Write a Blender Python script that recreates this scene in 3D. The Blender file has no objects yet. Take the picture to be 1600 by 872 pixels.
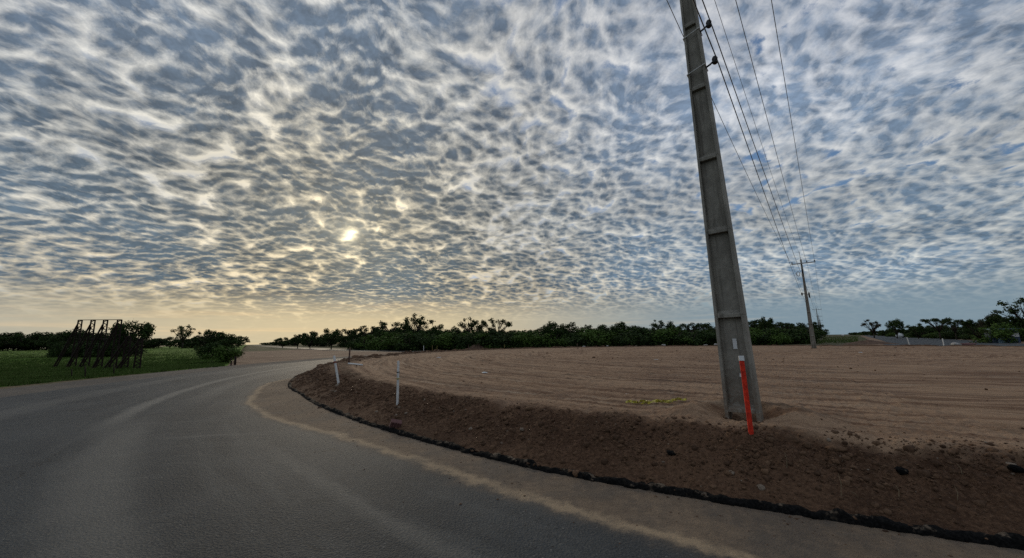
import bpy, math, random
import numpy as np
from mathutils import Vector, Matrix, noise as mnoise

random.seed(7)
RNG = np.random.default_rng(7)
sc = bpy.context.scene
COL = sc.collection
PI = math.pi

# ------------------------------------------------------------------ camera
F, W0, H0 = 570.0, 1600.0, 872.0
CAM_Z, PITCH, ROLL = 1.65, math.radians(9.5), math.radians(1.0)
_f = Vector((0, math.cos(PITCH), math.sin(PITCH)))
_r0 = Vector((1, 0, 0))
_u0 = _r0.cross(_f)
_r = _r0 * math.cos(ROLL) - _u0 * math.sin(ROLL)
_u = _u0 * math.cos(ROLL) + _r0 * math.sin(ROLL)
EYE = Vector((0, 0, CAM_Z))
cam = bpy.data.cameras.new('camera')
cam.sensor_width = 36.0
cam.lens = 36.0 * F / W0
cam.clip_start = 0.05
cam.clip_end = 20000
cob = bpy.data.objects.new('camera', cam)
COL.objects.link(cob)
cob.matrix_world = Matrix(((_r.x, _u.x, -_f.x, 0), (_r.y, _u.y, -_f.y, 0), (_r.z, _u.z, -_f.z, CAM_Z), (0, 0, 0, 1)))
sc.camera = cob


def ray(px, py):
    """direction seen at a pixel of the photograph (used only to survey where things stand)"""
    return (_f + _r * ((px - W0 / 2) / F) + _u * ((H0 / 2 - py) / F)).normalized()


def on_z(px, py, z=0.0):
    d = ray(px, py)
    t = (z - CAM_Z) / d.z
    return EYE + d * t


def at_depth(px, py, y):
    d = ray(px, py)
    return EYE + d * (y / d.y)


def proj(p):
    q = Vector(p) - EYE
    k = F / q.dot(_f)
    return (W0 / 2 + q.dot(_r) * k, H0 / 2 - q.dot(_u) * k)


# ------------------------------------------------------------------ node helpers
class S:
    """a socket with arithmetic"""
    def __init__(s, nt, sock): s.nt = nt; s.s = sock
    def _m(s, op, *a, clamp=False):
        n = s.nt.nodes.new('ShaderNodeMath'); n.operation = op; n.use_clamp = clamp
        for i, v in enumerate((s,) + a):
            if isinstance(v, S): s.nt.links.new(v.s, n.inputs[i])
            else: n.inputs[i].default_value = v
        return S(s.nt, n.outputs[0])
    def __add__(s, o): return s._m('ADD', o)
    __radd__ = __add__
    def __sub__(s, o): return s._m('SUBTRACT', o)
    def __rsub__(s, o): return (s * -1.0) + o
    def __mul__(s, o): return s._m('MULTIPLY', o)
    __rmul__ = __mul__
    def __truediv__(s, o): return s._m('DIVIDE', o)
    def pw(s, o): return s._m('POWER', o)
    def mx(s, o): return s._m('MAXIMUM', o)
    def mn(s, o): return s._m('MINIMUM', o)
    def ab(s): return s._m('ABSOLUTE')
    def sq(s): return s._m('SQRT')
    def sin(s): return s._m('SINE')
    def exp(s): return s._m('EXPONENT')
    def acos(s): return s._m('ARCCOSINE')
    def atan2(s, o): return s._m('ARCTAN2', o)
    def clamp(s): return s._m('ADD', 0.0, clamp=True)
    def ss(s, a, b, to0=0.0, to1=1.0):
        n = s.nt.nodes.new('ShaderNodeMapRange'); n.interpolation_type = 'SMOOTHSTEP'
        s.nt.links.new(s.s, n.inputs[0])
        for i, v in ((1, a), (2, b), (3, to0), (4, to1)): n.inputs[i].default_value = v
        return S(s.nt, n.outputs[0])


def link(nt, v, inp):
    if isinstance(v, S): nt.links.new(v.s, inp)
    elif isinstance(v, (tuple, list)):
        inp.default_value = tuple(v) + ((1.0,) if len(v) == 3 and len(inp.default_value) == 4 else ())
    else: inp.default_value = v


def combine(nt, x, y, z=0.0):
    n = nt.nodes.new('ShaderNodeCombineXYZ')
    for i, v in enumerate((x, y, z)): link(nt, v, n.inputs[i])
    return S(nt, n.outputs[0])


def sep(nt, v):
    n = nt.nodes.new('ShaderNodeSeparateXYZ'); nt.links.new(v.s, n.inputs[0])
    return [S(nt, o) for o in n.outputs]


def noise(nt, vec, scale=1.0, detail=2.0, rough=0.5, dist=0.0, dims='3D', color=False, lac=2.0):
    n = nt.nodes.new('ShaderNodeTexNoise'); n.noise_dimensions = dims
    if vec is not None: nt.links.new(vec.s, n.inputs['Vector'])
    n.inputs['Scale'].default_value = scale; n.inputs['Detail'].default_value = detail
    n.inputs['Roughness'].default_value = rough; n.inputs['Distortion'].default_value = dist
    n.inputs['Lacunarity'].default_value = lac
    return S(nt, n.outputs['Color' if color else 'Fac'])


def voro(nt, vec, scale=1.0, feature='F1', smooth=0.5, rnd=1.0, dims='2D', out='Distance'):
    n = nt.nodes.new('ShaderNodeTexVoronoi'); n.voronoi_dimensions = dims; n.feature = feature
    nt.links.new(vec.s, n.inputs['Vector']); n.inputs['Scale'].default_value = scale
    n.inputs['Randomness'].default_value = rnd
    if feature == 'SMOOTH_F1': n.inputs['Smoothness'].default_value = smooth
    return S(nt, n.outputs[out])


def mix(nt, fac, a, b, mode='MIX'):
    n = nt.nodes.new('ShaderNodeMix'); n.data_type = 'RGBA'; n.blend_type = mode; n.clamp_factor = True
    link(nt, fac, n.inputs[0]); link(nt, a, n.inputs[6]); link(nt, b, n.inputs[7])
    return S(nt, n.outputs[2])


def vmath(nt, op, a, b=None, scale=None):
    n = nt.nodes.new('ShaderNodeVectorMath'); n.operation = op
    link(nt, a, n.inputs[0])
    if b is not None: link(nt, b, n.inputs[1])
    if scale is not None: link(nt, scale, n.inputs['Scale'])
    return S(nt, n.outputs['Value' if op in ('LENGTH', 'DOT_PRODUCT', 'DISTANCE') else 'Vector'])


def srgb(r, g, b):
    return tuple(((c / 255) / 12.92 if c / 255 <= 0.04045 else ((c / 255 + 0.055) / 1.055) ** 2.4) for c in (r, g, b))

# ------------------------------------------------------------------ sky and light
SUN_DIR = ray(547, 366)
SUN_EL = math.asin(SUN_DIR.z)
SUN_AZ = math.atan2(SUN_DIR.x, SUN_DIR.y)          # clockwise from +Y
world = bpy.data.worlds.new('World')
sc.world = world
world.use_nodes = True
nt = world.node_tree
nt.nodes.clear()
out = nt.nodes.new('ShaderNodeOutputWorld')
bg = nt.nodes.new('ShaderNodeBackground')
nt.links.new(bg.outputs[0], out.inputs[0])
SKY_STRENGTH = 0.1
bg.inputs['Strength'].default_value = SKY_STRENGTH
nis = nt.nodes.new('ShaderNodeTexSky')
nis.sky_type = 'NISHITA'
nis.sun_disc = False
nis.sun_elevation = SUN_EL
nis.sun_rotation = SUN_AZ
nis.altitude = 100
nis.air_density = 1.0
nis.dust_density = 1.2
nis.ozone_density = 2.0
clear = S(nt, nis.outputs[0])
tc = nt.nodes.new('ShaderNodeTexCoord')
D = S(nt, tc.outputs['Generated'])
D = vmath(nt, 'NORMALIZE', D)
dx, dy, dz = sep(nt, D)
zz = dz.mx(0.0)
cosang = vmath(nt, 'DOT_PRODUCT', D, tuple(SUN_DIR))
ang = cosang.mn(1.0).mx(-1.0).acos() * (180 / PI)     # degrees from the sun
near = ang.ss(0.0, 62.0, 1.0, 0.0)                     # 1 at the sun
close = ang.ss(0.0, 26.0, 1.0, 0.0)

# cloud deck: directions dropped on a flat layer, rows running towards ROWS azimuth
ROWS = math.radians(-14)
den = zz + 0.25
u0 = dx / den
v0 = dy / den
cr, sr = math.cos(ROWS), math.sin(ROWS)
u = u0 * cr - v0 * sr
v = u0 * sr + v0 * cr
P = combine(nt, u * 1.72, v * 1.66, 0.0)
wv = noise(nt, P, 1.7, 2.0, 0.5, dims='2D', color=True)
P1 = vmath(nt, 'ADD', P, vmath(nt, 'SCALE', vmath(nt, 'SUBTRACT', wv, (0.5, 0.5, 0.5)), scale=0.17))
wv2 = noise(nt, P1, 7.0, 3.0, 0.6, dims='2D', color=True)
P2 = vmath(nt, 'ADD', P1, vmath(nt, 'SCALE', vmath(nt, 'SUBTRACT', wv2, (0.5, 0.5, 0.5)), scale=0.042))


def deck(Pv):
    c1 = voro(nt, Pv, 6.4, 'SMOOTH_F1', 0.22)
    c2 = voro(nt, Pv, 13.0, 'SMOOTH_F1', 0.22)
    f1 = noise(nt, Pv, 2.2, 2.0, 0.5, dims='2D')
    f2 = noise(nt, Pv, 14.0, 6.0, 0.70, dims='2D')
    t = (0.42 - c1) * 1.25 + (0.40 - c2) * 0.85 + (f1 - 0.5) * 1.25 + (f2 - 0.5) * 1.1
    return t


big = noise(nt, P, 0.62, 2.0, 0.5, dims='2D')
T = deck(P2) + (big - 0.5) * 1.5 + 0.58
su = (SUN_DIR.x * cr - SUN_DIR.y * sr); sv = (SUN_DIR.x * sr + SUN_DIR.y * cr)
sl = math.hypot(su, sv)
P3 = vmath(nt, 'ADD', P2, (su / sl * 0.025, sv / sl * 0.025, 0.0))
T3 = deck(P3) + (big - 0.5) * 1.5 + 0.58
relief = ((T - T3) * 1.25).mx(-1.0).mn(1.0)             # >0 on the side turned to the sun

k = 1.0 / SKY_STRENGTH


def rgb(r, g, b, m=1.0):
    return tuple(c * k * m for c in srgb(r, g, b))


hi = dz.ss(0.10, 0.60)                                  # 0 low, 1 overhead
core_l = mix(nt, hi, rgb(70, 86, 97), rgb(74, 88, 102))     # towards the sun
core_r = mix(nt, hi, rgb(97, 117, 136), rgb(113, 130, 152))   # away from it
core = mix(nt, near, core_r, core_l)
edge_r = mix(nt, hi, rgb(196, 198, 194), rgb(206, 209, 215))
edge_l = mix(nt, dz.ss(0.06, 0.34), rgb(252, 224, 168), rgb(250, 245, 230))
edge = mix(nt, near, edge_r, edge_l)
edge = mix(nt, close * 0.8, edge, tuple(c * k for c in (1.08, 0.90, 0.58)))
thick = mix(nt, near, ((T - 0.02) / 1.25).clamp().pw(0.60), ((T + 0.24) / 1.10).clamp().pw(0.48))                                # 0 thin lit edge, 1 dark core
lit = (1.0 - thick) * (near * 0.30 + 0.75) + relief * (0.85 - near * 0.05) + 0.06
mott = noise(nt, P2, 22.0, 4.0, 0.65, dims='2D') * 0.6 + noise(nt, P2, 5.0, 2.0, 0.5, dims='2D') * 0.4
core = vmath(nt, 'SCALE', core, scale=(mott - 0.5) * 1.5 + 1.02)
cloud = mix(nt, lit.clamp().pw(near * 0.6 + 1.0), core, edge)
cover = mix(nt, near, T.ss(-0.46, 0.16), T.ss(-1.0, -0.42))
blue = mix(nt, near * 0.45 + 0.35, clear, mix(nt, near, rgb(74, 116, 166), rgb(78, 116, 158)))
shade = noise(nt, P, 0.60, 2.0, 0.5, dims='2D')
cloud = vmath(nt, 'SCALE', cloud, scale=(shade - 0.5) * 1.2 + 1.04)
sky = mix(nt, cover, blue, cloud)

# clear, hazy band under the deck
haze_c = mix(nt, ang.ss(8.0, 60.0), rgb(206, 188, 150), rgb(126, 146, 158))
streak = noise(nt, combine(nt, dx * 1.5, dy * 1.5, dz * 45.0), 1.6, 4.0, 0.6)
haze_c = mix(nt, streak.ss(0.5, 0.72) * 0.55, haze_c, mix(nt, ang.ss(5.0, 75.0), rgb(242, 206, 152), rgb(160, 170, 172)))
hz = dz.ss(0.04, 0.135, 1.0, 0.0)
sky = mix(nt, hz * 0.96, sky, haze_c)
# the sun showing through a thin place, and its glow on the deck
glow = (ang * ang * -0.35).exp() * 0.6 + (ang * -0.35).exp() * 0.22 + (ang * -0.085).exp() * 0.10
disc = (ang * ang * -1.6).exp() * 9.0
glowc = vmath(nt, 'SCALE', combine(nt, 1.0 * k, 0.84 * k, 0.52 * k), scale=glow * (1.15 - thick * 0.85) + disc * ((1.0 - thick) * 1.0 + 0.14) + (ang * -0.075).exp() * 0.10 + hz * near * 0.06)
sky = vmath(nt, 'ADD', sky, glowc)
nt.links.new(sky.s, bg.inputs['Color'])
world.cycles.sampling_method = 'MANUAL'
world.cycles.sample_map_resolution = 1024

sun = bpy.data.lights.new('sun', 'SUN')
sun.energy = 0.8
sun.angle = math.radians(12)
sun.color = (1.0, 0.84, 0.62)
sob = bpy.data.objects.new('sun', sun)
COL.objects.link(sob)
sob.rotation_euler = (-SUN_DIR).to_track_quat('-Z', 'Y').to_euler()

vs = sc.view_settings
vs.view_transform = 'Standard'
vs.look = 'None'
vs.exposure = 0.0
vs.gamma = 1.0
vs.use_curve_mapping = False
sc.cycles.use_denoising = False
sc.cycles.sample_clamp_indirect = 2.0
sc.cycles.sample_clamp_direct = 6.0
sc.cycles.max_bounces = 4
sc.cycles.caustics_reflective = False
sc.cycles.caustics_refractive = False
# ------------------------------------------------------------------ mesh helpers
_perm = np.random.default_rng(3).permutation(256)
_perm = np.concatenate([_perm, _perm, _perm])
_ga = np.random.default_rng(4).uniform(0, 2 * PI, 256)
_gx, _gy = np.cos(_ga), np.sin(_ga)


def pn(x, y):
    """gradient noise, about -0.7..0.7"""
    x = np.asarray(x, float); y = np.asarray(y, float)
    xi = np.floor(x).astype(int); yi = np.floor(y).astype(int)
    xf = x - xi; yf = y - yi
    xi &= 255; yi &= 255
    sx = xf * xf * xf * (xf * (xf * 6 - 15) + 10); sy = yf * yf * yf * (yf * (yf * 6 - 15) + 10)
    def g(ix, iy, fx, fy):
        h = _perm[_perm[ix] + iy]
        return _gx[h] * fx + _gy[h] * fy
    a = g(xi, yi, xf, yf); b = g(xi + 1, yi, xf - 1, yf); c = g(xi, yi + 1, xf, yf - 1); d = g(xi + 1, yi + 1, xf - 1, yf - 1)
    return (a * (1 - sx) + b * sx) * (1 - sy) + (c * (1 - sx) + d * sx) * sy


def fbm(x, y, o=4, gain=0.5):
    s = 0; a = 1.0
    for i in range(o):
        s = s + a * pn(x + 17.3 * i, y - 9.1 * i); x = x * 2.03; y = y * 2.03; a *= gain
    return s


def sstep(a, b, x):
    t = np.clip((np.asarray(x, float) - a) / (b - a), 0, 1)
    return t * t * (3 - 2 * t)


def mesh_np(name, verts, faces, m, smooth=True, parent=None):
    """verts (n,3) array, faces (k,3) or (k,4) array or list of tuples"""
    me = bpy.data.meshes.new(name)
    if isinstance(faces, np.ndarray):
        n, k = faces.shape
        me.vertices.add(len(verts)); me.vertices.foreach_set('co', np.ascontiguousarray(verts, np.float32).ravel())
        me.loops.add(n * k); me.loops.foreach_set('vertex_index', np.ascontiguousarray(faces, np.int32).ravel())
        me.polygons.add(n); me.polygons.foreach_set('loop_start', np.arange(0, n * k, k, dtype=np.int32))
        me.update(calc_edges=True); me.validate()
    else:
        me.from_pydata([tuple(v) for v in verts], [], [tuple(f) for f in faces])
    if smooth: me.polygons.foreach_set('use_smooth', np.ones(len(me.polygons), bool))
    me.materials.append(m)
    o = bpy.data.objects.new(name, me)
    COL.objects.link(o)
    if parent is not None: o.parent = parent
    return o


def grid_faces(nr, nc, wrap=False):
    i = np.arange(nr - 1)[:, None]; j = np.arange(nc if wrap else nc - 1)[None, :]
    j2 = (j + 1) % nc
    a = i * nc + j; b = i * nc + j2; c = (i + 1) * nc + j2; d = (i + 1) * nc + j
    return np.stack([a, b, c, d], -1).reshape(-1, 4)


class MB:
    """collects boxes, bars, tubes and lumps into ONE mesh"""
    def __init__(s): s.v = []; s.f = []
    def add(s, vs, fs):
        o = len(s.v); s.v += [tuple(v) for v in vs]; s.f += [tuple(i + o for i in f) for f in fs]
    def hexa(s, p):            # 8 corners: bottom 4 ccw, top 4 ccw
        s.add(p, [(3, 2, 1, 0), (4, 5, 6, 7), (0, 1, 5, 4), (1, 2, 6, 5), (2, 3, 7, 6), (3, 0, 4, 7)])
    def box(s, x0, x1, y0, y1, z0, z1):
        s.hexa([(x0, y0, z0), (x1, y0, z0), (x1, y1, z0), (x0, y1, z0), (x0, y0, z1), (x1, y0, z1), (x1, y1, z1), (x0, y1, z1)])
    def frustum(s, a, b, wa, wb):      # vertical tapered block: a, b = (x, y, z), w = (half x, half y)
        s.hexa([(a[0] + i * wa[0], a[1] + j * wa[1], a[2]) for i, j in ((-1, -1), (1, -1), (1, 1), (-1, 1))] +
               [(b[0] + i * wb[0], b[1] + j * wb[1], b[2]) for i, j in ((-1, -1), (1, -1), (1, 1), (-1, 1))])
    def tube(s, pts, rad, n=6, caps=True):
        pts = [Vector(p) for p in pts]
        if not isinstance(rad, (list, tuple)): rad = [rad] * len(pts)
        o = len(s.v); pr = None
        for i, p in enumerate(pts):
            d = (pts[min(i + 1, len(pts) - 1)] - pts[max(i - 1, 0)]).normalized()
            if pr is None:
                pr = d.orthogonal().normalized()
            pr = (pr - d * pr.dot(d)).normalized()
            q = d.cross(pr)
            for k in range(n):
                t = 2 * PI * k / n
                s.v.append(tuple(p + (pr * math.cos(t) + q * math.sin(t)) * rad[i]))
        for i in range(len(pts) - 1):
            for k in range(n):
                a = o + i * n + k; b = o + i * n + (k + 1) % n
                s.f.append((a, b, b + n, a + n))
        if caps:
            s.f.append(tuple(o + k for k in range(n))[::-1])
            s.f.append(tuple(o + (len(pts) - 1) * n + k for k in range(n)))
    def lathe(s, c, prof, n=10):       # prof: (radius, z)
        o = len(s.v)
        for r, z in prof:
            for k in range(n):
                t = 2 * PI * k / n
                s.v.append((c[0] + r * math.cos(t), c[1] + r * math.sin(t), c[2] + z))
        for i in range(len(prof) - 1):
            for k in range(n):
                a = o + i * n + k; b = o + i * n + (k + 1) % n
                s.f.append((a, b, b + n, a + n))
        s.f.append(tuple(o + k for k in range(n))[::-1])
        s.f.append(tuple(o + (len(prof) - 1) * n + k for k in range(n)))
    def build(s, name, m, parent=None, smooth=False, bevel=0.0):
        o = mesh_np(name, s.v, s.f, m, smooth, parent)
        if bevel:
            b = o.modifiers.new('bevel', 'BEVEL'); b.width = bevel; b.segments = 2; b.limit_method = 'ANGLE'
        return o


def tag(o, label=None, cat=None, group=None, kind=None):
    if label: o['label'] = label
    if cat: o['category'] = cat
    if group: o['group'] = group
    if kind: o['kind'] = kind
    return o


def thing(name, loc, label, cat, group=None, rz=0.0, sc_=1.0):
    o = bpy.data.objects.new(name, None)
    o.empty_display_size = 0.2
    COL.objects.link(o)
    o.location = loc; o.rotation_euler = (0, 0, rz); o.scale = (sc_,) * 3
    return tag(o, label, cat, group)


def dup(root, loc, label, rz=None, sc_=None, group=None):
    r = root.copy(); COL.objects.link(r); r.location = loc
    if rz is not None: r.rotation_euler = (0, 0, rz)
    if sc_ is not None: r.scale = sc_ if isinstance(sc_, tuple) else (sc_,) * 3
    r['label'] = label
    if group: r['group'] = group
    for ch in list(root.children):
        c = ch.copy(); COL.objects.link(c); c.parent = r
        for g in list(ch.children):
            d = g.copy(); COL.objects.link(d); d.parent = c
    return r


def new_mat(name):
    m = bpy.data.materials.new(name); m.use_nodes = True
    t = m.node_tree
    b = t.nodes.get('Principled BSDF')
    tcn = t.nodes.new('ShaderNodeTexCoord')
    return m, t, b, S(t, tcn.outputs['Object'])


def bump(t, b, h, strength=0.5, dist=0.02):
    n = t.nodes.new('ShaderNodeBump')
    n.inputs['Strength'].default_value = strength; n.inputs['Distance'].default_value = dist
    t.links.new(h.s, n.inputs['Height']); t.links.new(n.outputs[0], b.inputs['Normal'])


def simple(name, col, rough=0.7, var=0.25, scale=6.0, metal=0.0, spec=0.5, bmp=0.0, dark=None):
    """one colour with noise wear"""
    m, t, b, P_ = new_mat(name)
    n1 = noise(t, P_, scale, 4.0, 0.6)
    n2 = noise(t, P_, scale * 7.3, 3.0, 0.6)
    dk = dark or tuple(c * (1 - var) for c in col)
    lt = tuple(min(1, c * (1 + var * 0.6)) for c in col)
    c = mix(t, (n1 * 0.65 + n2 * 0.35).ss(0.34, 0.66), dk, lt)
    link(t, c, b.inputs['Base Color'])
    b.inputs['Roughness'].default_value = rough; b.inputs['Metallic'].default_value = metal
    b.inputs['Specular IOR Level'].default_value = spec
    if bmp: bump(t, b, n2, bmp, 0.01)
    return m


# ------------------------------------------------------------------ the roundabout: centre and kerb line
CX, CY = 20.0, 30.0
_ka = [-360, -200, -168, -152, -147, -139, -128, -121, -100, -30, 0]
_kr = [32.4, 33.0, 33.2, 32.6, 32.2, 32.0, 31.8, 31.35, 31.3, 31.6, 32.4]


def kerb_r(deg):
    d = (np.asarray(deg, float) % 360) - 360
    return np.interp(d, _ka, _kr)


def island_z(x, y):
    """height of the earth island at a place, metres above the carriageway"""
    x = np.asarray(x, float); y = np.asarray(y, float)
    r = np.hypot(x - CX, y - CY); deg = np.degrees(np.arctan2(y - CY, x - CX))
    s = kerb_r(deg) - r
    top = 0.50 - 0.0088 * np.clip(x * 0.75 + y * 0.35 - 5, 0, 45)
    wob = 1.0 + 0.25 * fbm(deg * 0.35, r * 0 + 3.1, 3)
    w = np.interp((deg % 360) - 360, [-360, -175, -150, -128, -115, 0], [1.4, 1.6, 1.7, 1.15, 1.0, 1.4]) * wob
    t = np.clip((s - 0.10) / w, 0, 1)
    prof = np.where(t < 0.78, t * 1.14, 1 - (1 - t) ** 2 * 2.29)
    prof = np.clip(prof, 0, 1)
    z = 0.035 + (top - 0.035) * prof
    bank = np.exp(-((t - 0.62) / 0.42) ** 2) * (s > 0.08) + 0.0
    lip = np.exp(-((s - w * 0.95) / 0.5) ** 2)
    far = sstep(18, 40, np.hypot(x, y))
    z = z + bank * (0.060 * fbm(x * 2.6, y * 2.6, 3) + 0.070 * np.abs(fbm(x * 6.0, y * 6.0, 4, 0.6)) - 0.012)
    z = z + bank * 0.030 * fbm(x * 15, y * 15, 4, 0.6)
    z = z + lip * (0.05 * fbm(x * 1.1 + 5, y * 1.1, 3) + 0.02 * fbm(x * 5, y * 5 + 3, 3))
    # grader passes and wheel ruts running round the island
    plat = sstep(0.6, 1.0, t)
    rr = r + 0.25 * fbm(x * 0.2, y * 0.2, 2)
    z = z + plat * (0.026 * fbm(rr * 2.6, deg * 0.10, 3) + 0.012 * fbm(x * 0.9, y * 0.9, 3) + 0.006 * fbm(x * 8, y * 8, 3))
    # berm of loose earth along the far edges
    z = z + far * np.exp(-((s - 1.3) / 0.7) ** 2) * (0.10 + 0.16 * fbm(x * 0.7, y * 0.7, 3) + 0.10 * fbm(x * 2.3, y * 2.3, 2))
    # heap round the foot of the near pole
    px, py = POLE[0], POLE[1]
    dx_, dy_ = x - px, y - py
    q = np.hypot(dx_ * 0.85 + dy_ * 0.2, dy_ * 1.1)
    front = sstep(-0.35, 0.45, (dx_ * POLE[0] + dy_ * POLE[1]) / math.hypot(POLE[0], POLE[1]) + 0.55 * np.abs(dx_ * POLE[1] - dy_ * POLE[0]) / math.hypot(POLE[0], POLE[1]))
    z = z - 0.06 * np.exp(-(np.hypot(dx_, dy_) / 0.42) ** 4)
    z = z + 0.17 * (0.12 + 0.88 * front) * np.exp(-((q - 0.55) / 0.27) ** 2) * (1 + 0.6 * fbm(x * 2.2, y * 2.2, 3)) + 0.03 * np.exp(-(q / 0.9) ** 2) * fbm(x * 7, y * 7, 3)
    return z


POLE = on_z(1163, 652, 0.5)
# angles: fine where the kerb runs close to the camera
_a = -270.0; ANG = []
while _a < 90.0:
    ANG.append(_a)
    ex, ey = CX + 31.0 * math.cos(math.radians(_a)), CY + 31.0 * math.sin(math.radians(_a))
    st = max(0.028, 0.0055 * math.hypot(ex, ey))
    vis = proj((ex, ey, 0.3)) if ey > 0.5 else (9999, 0)
    if ey < 0.5 or not (-250 < vis[0] < 1900): st = max(st, 0.5)
    _a += math.degrees(st / 31.0)
ANG = np.array(ANG)
rows = [0.05]
while rows[-1] < 31.0:
    s_ = rows[-1]
    rows.append(s_ + (0.027 if s_ < 2.0 else 0.027 + 0.028 * (s_ - 2.0)))
rows = np.array([s_ for s_ in rows if s_ < 30.6])
Rk = kerb_r(ANG)
RR = Rk[None, :] * (1 - 0) - rows[:, None] * (Rk[None, :] / 31.9)
XX = CX + RR * np.cos(np.radians(ANG))[None, :]; YY = CY + RR * np.sin(np.radians(ANG))[None, :]
ZZ = island_z(XX, YY)

# ---- soil of the island
m_soil, t, b, P_ = new_mat('island_soil')
x_, y_, z_ = sep(t, P_)
gx, gy = x_ - CX, y_ - CY
r_ = (gx * gx + gy * gy).sq()
ang_ = gy.atan2(gx)
ring = noise(t, combine(t, r_ * 1.0 + noise(t, P_, 0.25, 2.0) * 1.0, ang_ * 1.1, 0.0), 5.0, 6.0, 0.68)
ring2 = noise(t, combine(t, r_ * 1.0 + noise(t, P_, 0.2, 2.0) * 1.2, ang_ * 2.0, 3.0), 1.2, 3.0, 0.55)
blot = noise(t, P_, 0.7, 4.0, 0.6)
grit = noise(t, P_, 26.0, 4.0, 0.7)
fine = noise(t, P_, 110.0, 2.0, 0.7)
dry = mix(t, (ring * 0.7 + ring2 * 0.3).ss(0.41, 0.57), (0.205, 0.116, 0.068), (0.415, 0.268, 0.165))
dry = mix(t, blot.ss(0.5, 0.72) * 0.5, dry, (0.20, 0.125, 0.085))
wv_ = (noise(t, P_, 0.16, 2.0, 0.5) - 0.5) * 1.6
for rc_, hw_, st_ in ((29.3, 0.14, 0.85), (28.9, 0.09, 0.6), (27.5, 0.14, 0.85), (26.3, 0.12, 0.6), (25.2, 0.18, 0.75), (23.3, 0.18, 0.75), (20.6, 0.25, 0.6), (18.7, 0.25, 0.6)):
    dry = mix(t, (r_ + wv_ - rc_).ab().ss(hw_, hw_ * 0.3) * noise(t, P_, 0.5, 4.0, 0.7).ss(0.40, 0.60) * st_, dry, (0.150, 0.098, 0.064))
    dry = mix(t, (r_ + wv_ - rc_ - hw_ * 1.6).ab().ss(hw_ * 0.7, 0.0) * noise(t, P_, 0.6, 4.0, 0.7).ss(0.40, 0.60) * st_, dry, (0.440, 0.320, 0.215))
shaded_bank = mix(t, (blot * 0.5 + grit * 0.5).ss(0.38, 0.62), (0.072, 0.037, 0.020), (0.150, 0.083, 0.047))
# redder earth on the bank with its shade painted in, dry crust on top (a band along the edge of the island)
edge_s = r_ * -1.0 + 31.6 + (noise(t, P_, 1.4, 3.0, 0.6) - 0.5) * 1.1
soil = mix(t, edge_s.ss(0.95, 1.45), shaded_bank, dry)
soil = mix(t, grit.ss(0.35, 0.7) * 0.45, vmath(t, 'SCALE', soil, scale=0.72), vmath(t, 'SCALE', soil, scale=1.18))
soil = mix(t, fine.ss(0.62, 0.75) * 0.5, soil, (0.30, 0.25, 0.20))
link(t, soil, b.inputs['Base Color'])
b.inputs['Roughness'].default_value = 0.95; b.inputs['Specular IOR Level'].default_value = 0.15
bump(t, b, grit * 0.7 + fine * 0.3 + ring * 0.6, 0.9, 0.03)

XX = np.vstack([XX, np.full((1, len(ANG)), CX)]); YY = np.vstack([YY, np.full((1, len(ANG)), CY)])
ZZ = np.vstack([ZZ, np.full((1, len(ANG)), ZZ[-1].mean())])
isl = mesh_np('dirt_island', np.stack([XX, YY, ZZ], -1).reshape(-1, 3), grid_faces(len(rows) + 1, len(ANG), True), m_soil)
tag(isl, kind='structure')
# the middle, closed
# ---- kerb of raw black asphalt
m_tar, t, b, P_ = new_mat('tar')
n1 = noise(t, P_, 9.0, 4.0, 0.65); n2 = noise(t, P_, 45.0, 3.0, 0.6)
geo = t.nodes.new('ShaderNodeNewGeometry')
nz = sep(t, S(t, geo.outputs['Normal']))[2]
dust = nz.ss(0.45, 0.9) * noise(t, P_, 5.0, 4.0, 0.7).ss(0.54, 0.62) * 0.6
link(t, mix(t, dust, mix(t, n2.ss(0.4, 0.7), (0.003, 0.003, 0.003), (0.012, 0.011, 0.010)), (0.22, 0.165, 0.115)), b.inputs['Base Color'])
b.inputs['Roughness'].default_value = 0.9; b.inputs['Specular IOR Level'].default_value = 0.1
bump(t, b, n2, 0.8, 0.02)
prof = [(-0.03, -0.01), (-0.024, 0.010), (-0.012, 0.028), (0.0, 0.041), (0.020, 0.050), (0.045, 0.052), (0.075, 0.046), (0.11, 0.015)]
KV = []
for k_, (s_, h_) in enumerate(prof):
    ra = Rk - s_
    jag = 0.050 * fbm(ANG * 4.2, ANG * 0 + 1.7, 4, 0.7) + 0.018 * pn(ANG * 21.0, ANG * 0 + k_ * 0.6)
    jz = 0.95 + 0.75 * fbm(ANG * 0.9, ANG * 0 + 4.4, 3) + 0.85 * fbm(ANG * 2.6, ANG * 0 + 8.2 + k_ * 0.12, 4, 0.65)
    if 0 < k_ < 7: ra = ra + jag
    zz_ = h_ * np.clip(jz, 0.12, 1.8) if k_ else np.full_like(ANG, h_)
    KV.append(np.stack([CX + ra * np.cos(np.radians(ANG)), CY + ra * np.sin(np.radians(ANG)), zz_], -1))
KV = np.array(KV)
tag(mesh_np('kerb', KV.reshape(-1, 3), grid_faces(len(prof), len(ANG), True), m_tar, smooth=False), kind='structure')

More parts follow.
